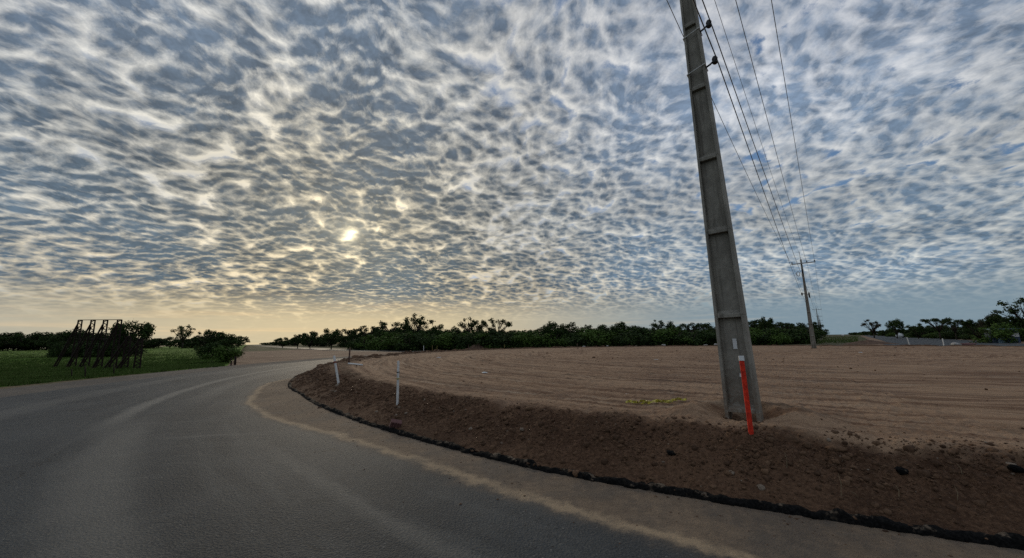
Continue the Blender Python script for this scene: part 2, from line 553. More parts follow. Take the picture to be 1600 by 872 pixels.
# ---- asphalt
m_asph, t, b, P_ = new_mat('asphalt')
x_, y_, z_ = sep(t, P_)
gx, gy = x_ - CX, y_ - CY
r_ = (gx * gx + gy * gy).sq()
deg_ = gy.atan2(gx) * (180 / PI)
fine = noise(t, P_, 42.0, 4.0, 0.85)
agg = voro(t, P_, 48.0, 'F1', dims='3D')
mid = noise(t, P_, 9.0, 4.0, 0.65)
blot = noise(t, P_, 0.45, 4.0, 0.6)
wob = noise(t, P_, 0.5, 3.0, 0.6) - 0.5
wob2 = noise(t, P_, 3.2, 4.0, 0.65) - 0.5
swirl = noise(t, combine(t, r_ + wob * 0.5, deg_ * 0.05, 0.0), 1.7, 4.0, 0.6)
base = mix(t, blot.ss(0.38, 0.60), (0.020, 0.026, 0.031), (0.043, 0.049, 0.052))
base = mix(t, noise(t, P_, 1.9, 5.0, 0.7).ss(0.52, 0.68) * 0.45, base, (0.074, 0.077, 0.074))
base = mix(t, swirl.ss(0.5, 0.68) * 0.65, base, (0.080, 0.083, 0.080))
base = mix(t, mid.ss(0.40, 0.70) * 0.45, base, (0.030, 0.031, 0.031))
base = mix(t, fine.ss(0.50, 0.68) * 0.75, base, (0.120, 0.122, 0.116))
base = mix(t, fine.ss(0.48, 0.32) * 0.75, base, (0.028, 0.028, 0.028))
base = mix(t, agg.ss(0.20, 0.08) * 0.5, base, (0.155, 0.155, 0.147))


stones = voro(t, P_, 14.0, 'F1', dims='3D')
srnd = sep(t, voro(t, P_, 14.0, 'F1', dims='3D', out='Color'))[0]
base = mix(t, stones.ss(0.16, 0.10) * srnd.ss(0.55, 0.75) * 0.55, base, (0.20, 0.195, 0.18))
base = mix(t, stones.ss(0.20, 0.12) * srnd.ss(0.25, 0.12) * 0.8, base, (0.014, 0.015, 0.016))
crv = vmath(t, 'ADD', P_, vmath(t, 'SCALE', noise(t, P_, 1.6, 4.0, 0.6, color=True), scale=0.7))
crk = voro(t, crv, 0.38, 'DISTANCE_TO_EDGE', dims='3D')
base = mix(t, crk.ss(0.0055, 0.0015) * noise(t, P_, 0.35, 2.0).ss(0.50, 0.60) * 0.8, base, (0.012, 0.012, 0.012))


def line(c, hw, jitter=0.35):
    return ((r_ + wob * jitter + wob2 * 0.22) - c).ab().ss(hw, hw * 0.15)


along = deg_.ss(-112.0, -126.0)
# dust lines left by turning wheels
trk = line(36.05, 0.30) * deg_.ss(-139.0, -147.0) * 0.85 + line(35.6, 0.55) * (deg_ + wob * 30.0).ss(-122.0, -132.0) * deg_.ss(-146.0, -139.0) * 0.55
trk = trk + line(33.75, 0.16) * (deg_ + wob * 10.0).ss(-142.0, -130.0) * 0.30 + line(34.9, 0.5) * deg_.ss(-146.0, -151.0) * 0.35 + line(38.8, 0.7) * deg_.ss(-140.0, -150.0) * 0.30
# the cross streaks of a truck turning off
cs = noise(t, combine(t, x_ * 0.25 + y_ * 0.12, y_ * 3.0 - x_ * 0.5, 0.0), 1.3, 4.0, 0.65)
trk = trk + cs.ss(0.54, 0.70) * (r_ - 34.6).ab().ss(1.6, 0.4) * (deg_ + 141.0).ab().ss(9.0, 2.0) * 0.40
base = mix(t, trk.clamp(), base, mix(t, fine.ss(0.35, 0.65), (0.115, 0.110, 0.096), (0.215, 0.200, 0.172)))
# sand washed along the kerb, with a paler windrow at its outer edge
rs = deg_.ss(-131.0, -146.0) * 1.0 - deg_.ss(-154.0, -163.0) * 0.95 + 32.52
rim = r_ + wob * 0.50 + wob2 * 0.34 + (noise(t, P_, 14.0, 3.0, 0.7) - 0.5) * 0.16 - rs
sand_c = mix(t, (mid * 0.5 + blot * 0.5).ss(0.36, 0.64), (0.150, 0.102, 0.064), (0.290, 0.200, 0.124))
sand_c = mix(t, fine.ss(0.45, 0.70) * 0.4, sand_c, (0.13, 0.105, 0.08))
sandy = rim.ss(0.30, -0.15) * (0.58 + noise(t, P_, 1.1, 4.0, 0.7).ss(0.35, 0.60) * 0.42 + deg_.ss(-136.0, -148.0) * 0.25)
base = mix(t, sandy.clamp(), base, sand_c)
wind = rim.ab().ss(0.15, 0.0) * noise(t, P_, 1.3, 5.0, 0.75).ss(0.26, 0.52) * deg_.ss(-166.0, -158.0)
base = mix(t, wind * 0.9, base, (0.44, 0.315, 0.19))
halo = rim.ss(0.7, 0.0) * 0.25
base = mix(t, halo, base, (0.115, 0.105, 0.090))
link(t, base, b.inputs['Base Color'])
link(t, 0.72 + sandy.clamp() * 0.22, b.inputs['Roughness'])
b.inputs['Specular IOR Level'].default_value = 0.20
bump(t, b, fine * 0.8 + agg * 0.6 + mid * 0.3, 1.0, 0.012)


def sheet(name, quadstrip, z, m, nseg=1):
    """strip between two polylines (lists of xy) at height z"""
    L, R_ = quadstrip
    v = [(p[0], p[1], z) for p in L] + [(p[0], p[1], z) for p in R_]
    n = len(L)
    f = [(i, n + i, n + i + 1, i + 1) for i in range(n - 1)]
    o = mesh_np(name, v, f, m, False)
    # make sure it faces up
    me = o.data
    if me.polygons[0].normal.z < 0: me.flip_normals()
    return tag(o, kind='structure')


def ringpts(r, a0=-270, a1=90, n=240):
    return [(CX + (r(a) if callable(r) else r) * math.cos(math.radians(a)), CY + (r(a) if callable(r) else r) * math.sin(math.radians(a))) for a in np.linspace(a0, a1, n)]


def outer_r(a):
    d = (a % 360) - 360
    return float(np.interp(d, [-360, -230, -185, -168, -150, -120, -60, 0], [41.5, 42.0, 40.0, 40.3, 41.8, 42.5, 42.0, 41.5]))


sheet('road', (ringpts(31.0), ringpts(outer_r)), 0.0, m_asph)

# ---- other ground
def ground_mat(name, c1, c2, c3, s1=0.25, s2=3.0, rough=0.95):
    m, t, b, P_ = new_mat(name)
    a_ = noise(t, P_, s1, 4.0, 0.6); c_ = noise(t, P_, s2, 5.0, 0.65); d_ = noise(t, P_, 30.0, 3.0, 0.7)
    c = mix(t, a_.ss(0.38, 0.62), c1, c2)
    c = mix(t, c_.ss(0.45, 0.65) * 0.7, c, c3)
    c = mix(t, d_.ss(0.35, 0.65) * 0.4, vmath(t, 'SCALE', c, scale=0.8), vmath(t, 'SCALE', c, scale=1.2))
    link(t, c, b.inputs['Base Color'])
    b.inputs['Roughness'].default_value = rough; b.inputs['Specular IOR Level'].default_value = 0.1
    bump(t, b, c_ * 0.5 + d_ * 0.5, 0.5, 0.05)
    return m


m_ground = ground_mat('scrub_ground', (0.055, 0.068, 0.026), (0.150, 0.115, 0.070), (0.070, 0.075, 0.030), 0.10, 0.8)
m_grass = ground_mat('meadow', (0.090, 0.170, 0.016), (0.125, 0.210, 0.028), (0.115, 0.155, 0.040), 0.12, 1.0)
m_lot = ground_mat('bare_lot', (0.225, 0.145, 0.098), (0.310, 0.215, 0.145), (0.130, 0.088, 0.062), 0.18, 1.1)
m_gravel = ground_mat('gravel_verge', (0.120, 0.105, 0.090), (0.165, 0.142, 0.118), (0.090, 0.080, 0.068), 0.3, 4.0)

# the ground: one sheet to the horizon, very slightly rolling beyond the site
rad = np.concatenate([[0.0], np.geomspace(8, 6000, 70)])
an = np.linspace(0, 2 * PI, 181)[:-1]
GX = rad[:, None] * np.cos(an)[None, :]; GY = rad[:, None] * np.sin(an)[None, :]
GZ = -0.035 + 0 * GX
tag(mesh_np('ground', np.stack([GX, GY, GZ], -1).reshape(-1, 3), grid_faces(len(rad), len(an), True), m_ground), kind='structure')


def left_z(x, y):
    """the meadow rises a little away from the road"""
    r = np.hypot(np.asarray(x, float) - CX, np.asarray(y, float) - CY)
    return -0.02 + 0.95 * sstep(48, 190, r) + 0.05 * fbm(np.asarray(x) * 0.1, np.asarray(y) * 0.1, 3) * sstep(44, 60, r)


BL0, BLD = np.array([-22.3, 29.0]), np.array([-0.582, 0.813])      # edge of the meadow, running along the left road


def bl_angle(r):
    a, c = BL0 - np.array([CX, CY]), BLD
    bb = a @ c; cc = a @ a - r * r
    tt = -bb + math.sqrt(max(bb * bb - cc, 0))
    p = a + c * tt
    return (math.degrees(math.atan2(p[1], p[0])) % 360) - 360


r2 = np.geomspace(43.4, 900, 70)
MV = []
for i, rr in enumerate(r2):
    ea = bl_angle(max(rr, 43.4))
    aa = np.linspace(-148, ea, 140)
    re = rr + (0.45 * pn(aa * 0.8, aa * 0) + 0.3 * pn(aa * 3.1, aa * 0) + np.interp(aa, [-182, -172, -160], [-1.0, 0.4, 1.8])) * max(0, 1 - i / 8)
    xx, yy = CX + re * np.cos(np.radians(aa)), CY + re * np.sin(np.radians(aa))
    MV.append(np.stack([xx, yy, left_z(xx, yy)], -1))
mw = mesh_np('meadow_ground', np.array(MV).reshape(-1, 3), grid_faces(len(r2), 140)[:, ::-1], m_grass)
if mw.data.polygons[0].normal.z < 0: mw.data.flip_normals()
tag(mw, kind='structure')

LO = [(-8.0, 52.0), (-17.0, 61.4), (-30.2, 72.8), (-48.7, 93.6), (-104.0, 166.0), (-282.0, 410.0), (-800.0, 1130.0)]
off = 7.0
HI = [(x + off * 0.81 + (4 if i < 1 else 0), y + off * 0.58) for i, (x, y) in enumerate(LO)]
m_new = simple('smooth_asphalt', (0.085, 0.078, 0.066), 0.70, 0.2, 0.7, spec=0.25)
sheet('exit_road', (LO, HI), -0.004, m_new)
BLP = [tuple(BL0 + BLD * t_) for t_ in (-2, 20, 45, 75)]
sheet('bare_lot', (BLP + [(-62.0, 105.0)], LO[:4] + [(-64.0, 113.0)]), -0.016, m_lot)
sheet('gravel_verge', (ringpts(lambda a: outer_r(a) - 0.4, -270, -60), ringpts(lambda a: outer_r(a) + 3.0, -270, -60)), -0.010, m_gravel)
VL = [(x - 0.9 * 0.81, y - 0.9 * 0.58) for x, y in LO[1:]]
VH = [(x + 4.5 * 0.81, y + 4.5 * 0.58) for x, y in HI[1:]]
# right road: asphalt, with bare verges
RL = [(46.0, 47.0), (60.0, 60.0), (78.7, 78.5), (140.0, 144.0), (205.0, 214.0), (900.0, 960.0)]
RD = [(57.0, 38.0), (74.0, 55.5), (92.0, 74.5), (150.5, 136.5), (214.0, 206.0), (910.0, 953.0)]
sheet('side_road', (RL, RD), -0.004, m_asph)
V1 = [(x - 7 * 0.72 + 2.5 * math.sin(x * 0.13), y + 7 * 0.69) for x, y in RL]
V1 = [(x - 2.2 * 0.72, y + 2.2 * 0.69) for x, y in RL]
sheet('dirt_verge', (V1, RL), -0.016, m_lot)
V2 = [(x + 11 * 0.72, y - 11 * 0.69) for x, y in RD]
sheet('dirt_verge', (RD, V2), -0.016, m_lot)


# ------------------------------------------------------------------ loose clods (nobody could count them)
def ico(sub=1):
    import bmesh
    bm = bmesh.new(); bmesh.ops.create_icosphere(bm, subdivisions=sub, radius=1.0)
    v = np.array([tuple(w.co) for w in bm.verts]); f = np.array([[w.index for w in q.verts] for q in bm.faces])
    bm.free(); return v, f


ICO1, ICO2 = ico(1), ico(2)


def lump_mesh(rng, base, amp=0.28):
    v, f = base
    k_ = rng.normal(size=(6, 3)) * 1.6; ph = rng.uniform(0, 6, 6)
    d = 1 + amp * np.sin(v @ k_.T + ph).mean(1) * 1.6 + rng.normal(size=len(v)) * amp * 0.42
    v2 = v * d[:, None] * np.array([1, rng.uniform(0.65, 1.0), rng.uniform(0.5, 0.85)])
    a_ = rng.uniform(0, 6.28); c_, s_ = math.cos(a_), math.sin(a_)
    v2 = v2 @ np.array([[c_, s_, 0], [-s_, c_, 0], [0, 0, 1]])
    return v2, f


protos = [lump_mesh(RNG, ICO1, 0.46) for _ in range(14)]
protos2 = [lump_mesh(RNG, ICO2, 0.40) for _ in range(12)]


def scatter_lumps(name, m, xs, ys, zs, rs, big=0.035):
    V, Fc, o = [], [], 0
    for x, y, z, r in zip(xs, ys, zs, rs):
        v, f = (protos2 if r > big else protos)[RNG.integers(10)]
        V.append(v * r + np.array([x, y, z - r * 0.12])); Fc.append(f + o); o += len(v)
    return mesh_np(name, np.concatenate(V), np.concatenate(Fc), m, smooth=False)


m_clod, t, b, P_ = new_mat('clods')
geo = t.nodes.new('ShaderNodeNewGeometry')
rnd = S(t, geo.outputs['Random Per Island'])
g_ = noise(t, P_, 40.0, 4.0, 0.7)
c = mix(t, rnd, (0.060, 0.034, 0.020), (0.140, 0.082, 0.048))
c = mix(t, rnd.ss(0.975, 0.99), c, (0.20, 0.155, 0.115))
c = mix(t, g_.ss(0.35, 0.65), vmath(t, 'SCALE', c, scale=0.7), vmath(t, 'SCALE', c, scale=1.25))
link(t, c, b.inputs['Base Color']); b.inputs['Roughness'].default_value = 0.95; b.inputs['Specular IOR Level'].default_value = 0.15
bump(t, b, g_, 0.6, 0.01)
N = 90000
aa = RNG.uniform(-176, -112, N)
ss_ = np.where(RNG.random(N) < 0.72, np.abs(RNG.normal(0.75, 0.42, N)), -0.1 + RNG.random(N) ** 1.5 * 22)
rk = kerb_r(aa); xs = CX + (rk - ss_) * np.cos(np.radians(aa)); ys = CY + (rk - ss_) * np.sin(np.radians(aa))
dens = 0.35 + 1.1 * fbm(xs * 1.3 + 9, ys * 1.3, 3) + 0.35 * np.exp(-((ss_ - 0.85) / 0.35) ** 2)
dcam = np.hypot(xs, ys)
keep = (RNG.random(N) < dens * np.where(ss_ < 1.5, 1.0, 0.45)) & ((ss_ > 0.13) | (RNG.random(N) < 0.35)) & (dcam < 34)
xs, ys, dcam, ss_ = xs[keep], ys[keep], dcam[keep], ss_[keep]
rs = np.clip(0.006 * RNG.pareto(2.1, len(xs)) + 0.006, 0, 0.040) * np.where(ss_ < 1.6, 1.0, 0.62) * np.clip(0.8 + dcam * 0.05, 0.8, 2.0)
tag(scatter_lumps('loose_clods', m_clod, xs, ys, np.where(ss_ < 0.1, np.where(ss_ < -0.02, 0.0, 0.045), island_z(xs, ys)), rs), 'loose brown clods and crumbs of earth strewn over the cut bank', 'clods', kind='stuff')
N = 900
xs = RNG.uniform(-9, 45, N); ys = RNG.uniform(9, 52, N)
rr_ = np.hypot(xs - CX, ys - CY); dens = 0.5 + 1.4 * fbm(xs * 0.25, ys * 0.25, 3)
k_ = (rr_ < 30) & (RNG.random(N) < dens); xs, ys = xs[k_], ys[k_]
rs = np.clip(0.022 * RNG.pareto(2.0, len(xs)) + 0.022, 0, 0.11) * np.clip(np.hypot(xs, ys) / 26, 0.5, 1.2)
tag(scatter_lumps('field_clods', m_clod, xs, ys, island_z(xs, ys), rs, 0.05), 'scattered dark clods lying on the graded dirt of the island', 'clods', kind='stuff')
# rough heads along the far rim
N = 2600
aa = RNG.uniform(-285, -165, N); ss_ = np.abs(RNG.normal(1.2, 0.7, N)) + 0.1
aa2 = aa % 360 - 360
rk = kerb_r(aa2); xs = CX + (rk - ss_) * np.cos(np.radians(aa)); ys = CY + (rk - ss_) * np.sin(np.radians(aa))
rs = np.clip(0.05 * RNG.pareto(2.2, N) + 0.04, 0, 0.26)
tag(scatter_lumps('rim_clods', m_clod, xs, ys, island_z(xs, ys), rs, 0.08), 'dark heaped clods along the far rim of the dirt island', 'clods', kind='stuff')
# bits of grit on the carriageway
N = 2600
aa = RNG.uniform(-172, -112, N); ss_ = np.abs(RNG.normal(0, 0.55, N)) + 0.05
rk = kerb_r(aa); xs = CX + (rk + ss_) * np.cos(np.radians(aa)); ys = CY + (rk + ss_) * np.sin(np.radians(aa))
rs = np.clip(0.003 * RNG.pareto(2.0, N) + 0.003, 0, 0.016)
tag(scatter_lumps('road_grit', m_clod, xs, ys, xs * 0, rs), 'small crumbs of grit lying on the sandy edge of the road', 'grit', kind='stuff')

# ------------------------------------------------------------------ meadow grass
m_blade, t, b, P_ = new_mat('grass_blades')
geo = t.nodes.new('ShaderNodeNewGeometry')
rnd = S(t, geo.outputs['Random Per Island'])
c = mix(t, noise(t, P_, 0.2, 3.0).ss(0.35, 0.65), (0.045, 0.082, 0.014), (0.070, 0.110, 0.024))
c = mix(t, rnd.ss(0.75, 1.0) * 0.6, c, (0.13, 0.13, 0.055))
link(t, c, b.inputs['Base Color']); b.inputs['Roughness'].default_value = 0.8; b.inputs['Specular IOR Level'].default_value = 0.1


def tufts(name, xs, ys, zs, hs, m, blades=4, wid=0.018):
    n = len(xs)
    V = np.zeros((n, blades, 3, 3)); 
    az = RNG.uniform(0, 2 * PI, (n, blades)); lean = RNG.uniform(0.1, 0.6, (n, blades)); hh = hs[:, None] * RNG.uniform(0.55, 1.0, (n, blades))
    ox, oy = RNG.normal(0, 0.06, (n, blades)) , RNG.normal(0, 0.06, (n, blades))
    bx = xs[:, None] + ox; by = ys[:, None] + oy
    wv_ = wid * (0.6 + hs[:, None] * 2)
    V[..., 0, 0] = bx - np.sin(az) * wv_; V[..., 0, 1] = by + np.cos(az) * wv_; V[..., 0, 2] = zs[:, None] - 0.01
    V[..., 1, 0] = bx + np.sin(az) * wv_; V[..., 1, 1] = by - np.cos(az) * wv_; V[..., 1, 2] = zs[:, None] - 0.01
    V[..., 2, 0] = bx + np.cos(az) * lean * hh; V[..., 2, 1] = by + np.sin(az) * lean * hh; V[..., 2, 2] = zs[:, None] + hh
    return mesh_np(name, V.reshape(-1, 3), np.arange(n * blades * 3).reshape(-1, 3), m, smooth=False)


N = 60000
dd = 1 / RNG.uniform(1 / 120.0, 1 / 17.0, N)
th = RNG.uniform(-1.72, -0.66, N)
xs, ys = th * dd, dd
rel = (xs - BL0[0]) * BLD[1] - (ys - BL0[1]) * BLD[0]
rc = np.hypot(xs - CX, ys - CY); dg = (np.degrees(np.arctan2(ys - CY, xs - CX)) % 360) - 360
edge = 43.5 + np.interp(dg, [-182, -172, -160], [-1.0, 0.4, 1.8]) + 0.45 * pn(dg * 0.8, dg * 0) + 0.3 * pn(dg * 3.1, dg * 0) + RNG.normal(0, 0.15, N)
keep = (rel < -0.2) & (rc > edge)
xs, ys = xs[keep], ys[keep]
hs = np.clip(0.17 + 0.14 * fbm(xs * 0.35, ys * 0.35, 3) + 0.10 * fbm(xs * 1.3, ys * 1.3, 2), 0.05, 0.45)
tag(tufts('meadow_grass', xs, ys, left_z(xs, ys), hs, m_blade), 'short dark green meadow grass left of the road', 'grass', kind='stuff')
# rank weeds on the far verges
N = 9000
tt = RNG.uniform(0, 1, N) ** 1.6 * 150
k_ = RNG.uniform(5.5, 17, N)
xs = -20.0 - 0.58 * tt + (7 + k_) * 0.81; ys = 64 + 0.81 * tt + (7 + k_) * 0.58
N2 = 5000
xs2 = RNG.uniform(-12, 60, N2); ys2 = 77 - 0.10 * xs2 + RNG.uniform(0, 9, N2)
xs3 = 86 + RNG.uniform(-4, 70, N2); ys3 = (xs3 - 86) * 0.98 + 60 + RNG.uniform(-12, 4, N2)
N4 = 2600
d4 = 1 / RNG.uniform(1 / 330.0, 1 / 74.0, N4); k4 = RNG.uniform(3.5, 24, N4) ** 1.0
xs4 = 0.935 * d4 + 4 - k4 * 1.3; ys4 = d4
xs = np.concatenate([xs, xs2, xs3, xs4]); ys = np.concatenate([ys, ys2, ys3, ys4])
hs = np.clip(0.30 + 0.3 * fbm(xs * 0.3, ys * 0.3, 3), 0.1, 0.7)
tag(tufts('verge_weeds', xs, ys, xs * 0 - 0.02, hs, m_blade, 5, 0.03), 'rank green weeds on the verge below the far treeline', 'weeds', kind='stuff')
# ------------------------------------------------------------------ trees
def leaf_mat(name, c1, c2):
    m, t, b, P_ = new_mat(name)
    geo = t.nodes.new('ShaderNodeNewGeometry')
    rnd = S(t, geo.outputs['Random Per Island'])
    oi = t.nodes.new('ShaderNodeObjectInfo')
    n_ = noise(t, P_, 0.9, 3.0, 0.6)
    c = mix(t, (n_ * 0.6 + rnd * 0.4).ss(0.3, 0.7), c1, c2)
    c = mix(t, S(t, oi.outputs['Random']) * 0.5, c, vmath(t, 'SCALE', c, scale=1.7))
    link(t, c, b.inputs['Base Color']); b.inputs['Roughness'].default_value = 0.75
    b.inputs['Specular IOR Level'].default_value = 0.12
    return m


m_leaf = leaf_mat('foliage', (0.014, 0.027, 0.007), (0.036, 0.058, 0.014))
m_leaf2 = leaf_mat('fresh_foliage', (0.034, 0.064, 0.010), (0.062, 0.100, 0.020))
m_leaf3 = leaf_mat('brown_foliage', (0.030, 0.027, 0.016), (0.052, 0.046, 0.028))
m_bark = simple('bark', (0.050, 0.040, 0.032), 0.9, 0.4, 3.0, spec=0.1)


def leaves(rng, centers, rads, n, size, flat=0.8, shell=0.55):
    """small leaf faces spread through blobs; returns verts, faces"""
    w = np.array(rads) ** 2; w = w / w.sum()
    idx = rng.choice(len(rads), n, p=w)
    d = rng.normal(size=(n, 3)); d /= np.linalg.norm(d, axis=1)[:, None]
    rr = shell + (1 - shell) * rng.random(n) ** 0.7
    rr *= 1 + 0.22 * np.sin(d[:, 0] * 5 + idx) * np.cos(d[:, 1] * 4 + idx * 2)
    R_ = np.array(rads)[idx] * rr
    p = np.array(centers)[idx] + d * R_[:, None] * np.array([1, 1, flat])
    nrm = rng.normal(size=(n, 3)) * 0.7 + d; nrm /= np.linalg.norm(nrm, axis=1)[:, None]
    t1 = np.cross(nrm, rng.normal(size=(n, 3))); t1 /= np.linalg.norm(t1, axis=1)[:, None]
    t2 = np.cross(nrm, t1)
    s_ = size * rng.uniform(0.6, 1.35, n)[:, None]
    a = p - t1 * s_; b_ = p + t2 * s_ * 0.55; c = p + t1 * s_; e = p - t2 * s_ * 0.55
    V = np.stack([a, b_, c, e], 1).reshape(-1, 3)
    return V, np.arange(n * 4).reshape(-1, 4)


def grow(rng, kind):
    """crown blobs and limb tubes of a tree of unit-ish size (height about 6)"""
    limbs, C_, R_ = [], [], []
    if kind == 'bush':
        for i in range(24):
            a = rng.uniform(0, 6.28); r = rng.uniform(0.2, 2.4)
            C_.append((math.cos(a) * r, math.sin(a) * r, rng.uniform(0.5, 3.6) * (1 - r / 5.5))); R_.append(rng.uniform(0.7, 1.25))
        for i in range(6):
            a = rng.uniform(0, 6.28)
            limbs.append(([(0.1 * math.cos(a), 0.1 * math.sin(a), 0), (0.8 * math.cos(a), 0.8 * math.sin(a), 1.3), (1.5 * math.cos(a), 1.5 * math.sin(a), 2.8)], [0.09, 0.06, 0.02]))
        return C_, R_, limbs, 4000, 0.15, 0.3
    if kind == 'round':
        H, W, nb, zc, n, sz, sh = 6.0, 2.4, 30, 3.5, 4200, 0.15, 0.35
    elif kind == 'open':
        H, W, nb, zc, n, sz, sh = 6.0, 2.2, 20, 4.3, 1350, 0.14, 0.15
    elif kind == 'flat':
        H, W, nb, zc, n, sz, sh = 6.0, 2.7, 18, 5.0, 1700, 0.14, 0.35
    elif kind == 'wide':
        H, W, nb, zc, n, sz, sh = 6.0, 3.3, 36, 3.1, 5200, 0.16, 0.35
    else:  # 'spindly'
        H, W, nb, zc, n, sz, sh = 6.0, 1.6, 11, 4.6, 560, 0.13, 0.2
    fork = {'round': 0.9, 'open': 1.4, 'flat': 1.9, 'wide': 0.6, 'spindly': 1.6}[kind]
    bend = rng.normal(0, 0.15, 2)
    limbs.append(([(0, 0, -0.1), (bend[0] * 0.5, bend[1] * 0.5, fork * 0.5), (bend[0], bend[1], fork)], [0.20, 0.15, 0.13]))
    for i in range(nb):
        a = i * 2.399 + rng.uniform(-0.4, 0.4)
        r = W * math.sqrt(rng.uniform(0.04, 1.0))
        if kind == 'flat':
            z = zc + rng.uniform(-0.35, 0.5) - 0.25 * (r / W) ** 2
            rad = rng.uniform(0.5, 0.85)
        else:
            hz = (H - zc) * math.sqrt(max(0.05, 1 - (r / W) ** 2))
            lo_ = zc - (zc - fork) * 0.75 * math.sqrt(max(0.05, 1 - (r / W) ** 2))
            z = rng.uniform(lo_, zc + hz * 0.85)
            rad = rng.uniform(0.45, 1.0) * (0.72 if kind in ('open', 'spindly') else 1.0)
        c = (bend[0] + r * math.cos(a), bend[1] + r * math.sin(a), z)
        C_.append(c); R_.append(rad * (0.75 if kind == 'spindly' else 1))
        if i % 2 == 0 or kind in ('open', 'spindly', 'flat'):
            mid_ = (bend[0] + (c[0] - bend[0]) * 0.45 + rng.normal(0, 0.12), bend[1] + (c[1] - bend[1]) * 0.45 + rng.normal(0, 0.12), fork + (z - fork) * 0.6)
            limbs.append(([(bend[0], bend[1], fork - 0.1), mid_, c], [0.085, 0.055, 0.015]))
            for q in range(2):
                e = (c[0] + rng.normal(0, 0.45), c[1] + rng.normal(0, 0.45), c[2] + rng.uniform(0.0, 0.6))
                limbs.append(([mid_, e], [0.03, 0.008]))
    return C_, R_, limbs, n, sz, sh


TREES = {}


def tree_proto(kind, seed, leafm=None):
    key = (kind, seed, leafm.name if leafm else '')
    if key not in TREES:
        rng = np.random.default_rng(seed * 31 + 5)
        C_, R_, limbs, n, sz, sh = grow(rng, kind)
        mb = MB()
        for pts, rads in limbs: mb.tube(pts, rads, 5)
        V, Fc = leaves(rng, C_, R_, n, sz, 0.85 if kind != 'flat' else 0.55, sh)
        TREES[key] = (mb, V, Fc, leafm or m_leaf)
    return TREES[key]


TMESH = {}


def tree(name, x, y, z, h, kind, seed, label, cat='tree', group=None, leafm=None, wide=1.0):
    mb, V, Fc, lm = tree_proto(kind, seed, leafm)
    key = (kind, seed, lm.name)
    s_ = h / {'bush': 4.2, 'flat': 5.9}.get(kind, 6.3)
    root = thing(name, (x, y, z), label, cat, group, rz=RNG.uniform(0, 6.28))
    root.scale = (s_ * wide, s_ * wide, s_)
    if key not in TMESH:
        tr = mb.build('trunk', m_bark, root, smooth=True)
        cr_ = mesh_np('crown', V, Fc, lm, smooth=False, parent=root)
        TMESH[key] = (tr, cr_)
    else:
        for o in TMESH[key]:
            c = o.copy(); COL.objects.link(c); c.parent = root
    return root


def place(px, py_top, depth, z0=-0.02):
    """ground position and height of a tree whose top is seen at (px, py_top), standing at that depth"""
    p = at_depth(px, py_top, depth)
    return p.x, p.y, z0, p.z - z0


def spot(name, px, pyt, dep, kind, seed, label, cat='tree', group=None, leafm=None, wide=1.0, z0=None):
    x, y, z, h = place(px, pyt - (8 if kind == 'open' else 2), dep)
    if z0 is None:
        rel = (x - BL0[0]) * BLD[1] - (y - BL0[1]) * BLD[0]
        z = float(left_z(x, y)) if rel < 0 and x < 0 else -0.03
    else: z = z0
    return tree(name, x, y, z, max(1.0, h + 0.02 - z), kind, seed, label, cat, group, leafm, wide)


# --- left of the road, behind the meadow
spot('tree', 212, 495, 60, 'round', 1, 'tall dark spreading tree rising above the right end of the steel billboard frame', wide=1.0)
spot('tree', 180, 513, 62, 'wide', 2, 'dark dense tree right behind the middle posts of the billboard frame', wide=0.9)
spot('tree', 150, 516, 61, 'round', 3, 'dark bushy tree between the second and third towers of the billboard frame', wide=1.2)
spot('tree', 112, 511, 60, 'round', 4, 'dark rounded tree behind the leftmost tower of the billboard frame', wide=1.1)
spot('tree', 90, 518, 63, 'wide', 5, 'low dark tree just left of the billboard frame', wide=0.9)
spot('bush', 200, 532, 57, 'bush', 11, 'black leafy bush under the tall tree behind the billboard frame', 'bush', wide=0.9)
spot('bush', 168, 534, 57, 'bush', 12, 'black leafy bush behind the third tower of the billboard frame', 'bush', wide=1.5)
spot('bush', 136, 533, 57, 'bush', 13, 'black leafy bush behind the second tower of the billboard frame', 'bush', wide=1.4)
spot('bush', 104, 532, 57, 'bush', 14, 'black leafy bush at the foot of the leftmost billboard tower', 'bush', wide=0.9)
spot('tree', 42, 516, 125, 'wide', 6, 'broad flat-domed dark tree at the far left of the meadow', wide=1.55)
spot('tree', 10, 524, 128, 'wide', 7, 'dark tree cut by the left border of the view beyond the meadow', wide=1.3)
spot('tree', 66, 519, 130, 'round', 8, 'dark tree with a sloping crown between the domed tree and the billboard frame', wide=1.4)
spot('tree', 290, 511, 120, 'open', 9, 'airy lone tree with sky showing through, above the far edge of the meadow', wide=0.95)
spot('tree', 330, 511, 46, 'spindly', 10, 'bare twiggy treetop rising from the dark thicket by the meadow corner', wide=1.0)
spot('tree', 330, 516, 47, 'round', 21, 'dark dense tree on the left of the thicket by the meadow corner', wide=1.15)
spot('tree', 352, 520, 46, 'round', 22, 'rounded dark tree on the right of the thicket by the meadow corner', wide=1.2)
spot('bush', 355, 538, 35, 'bush', 23, 'green roadside bush beside the dark fence stub', 'bush', leafm=m_leaf2, wide=1.3)
spot('bush', 336, 534, 44, 'bush', 24, 'dark low bush in front of the thicket by the meadow corner', 'bush', wide=1.3)
for i in range(30):
    px = -60 + i * 15.0 + RNG.uniform(-5, 5)
    hz = 531.4 - (px - 800) * 0.0174
    spot('tree', px, hz - RNG.uniform(11, 17) * (1.35 if px < 100 else 1.0), 128 + RNG.uniform(-4, 10), ('wide', 'round', 'wide', 'bush')[i % 4], 30 + i % 4, 'low dark tree in the unbroken hedge along the far edge of the meadow', group='hedge trees along the far edge of the meadow', wide=1.6)
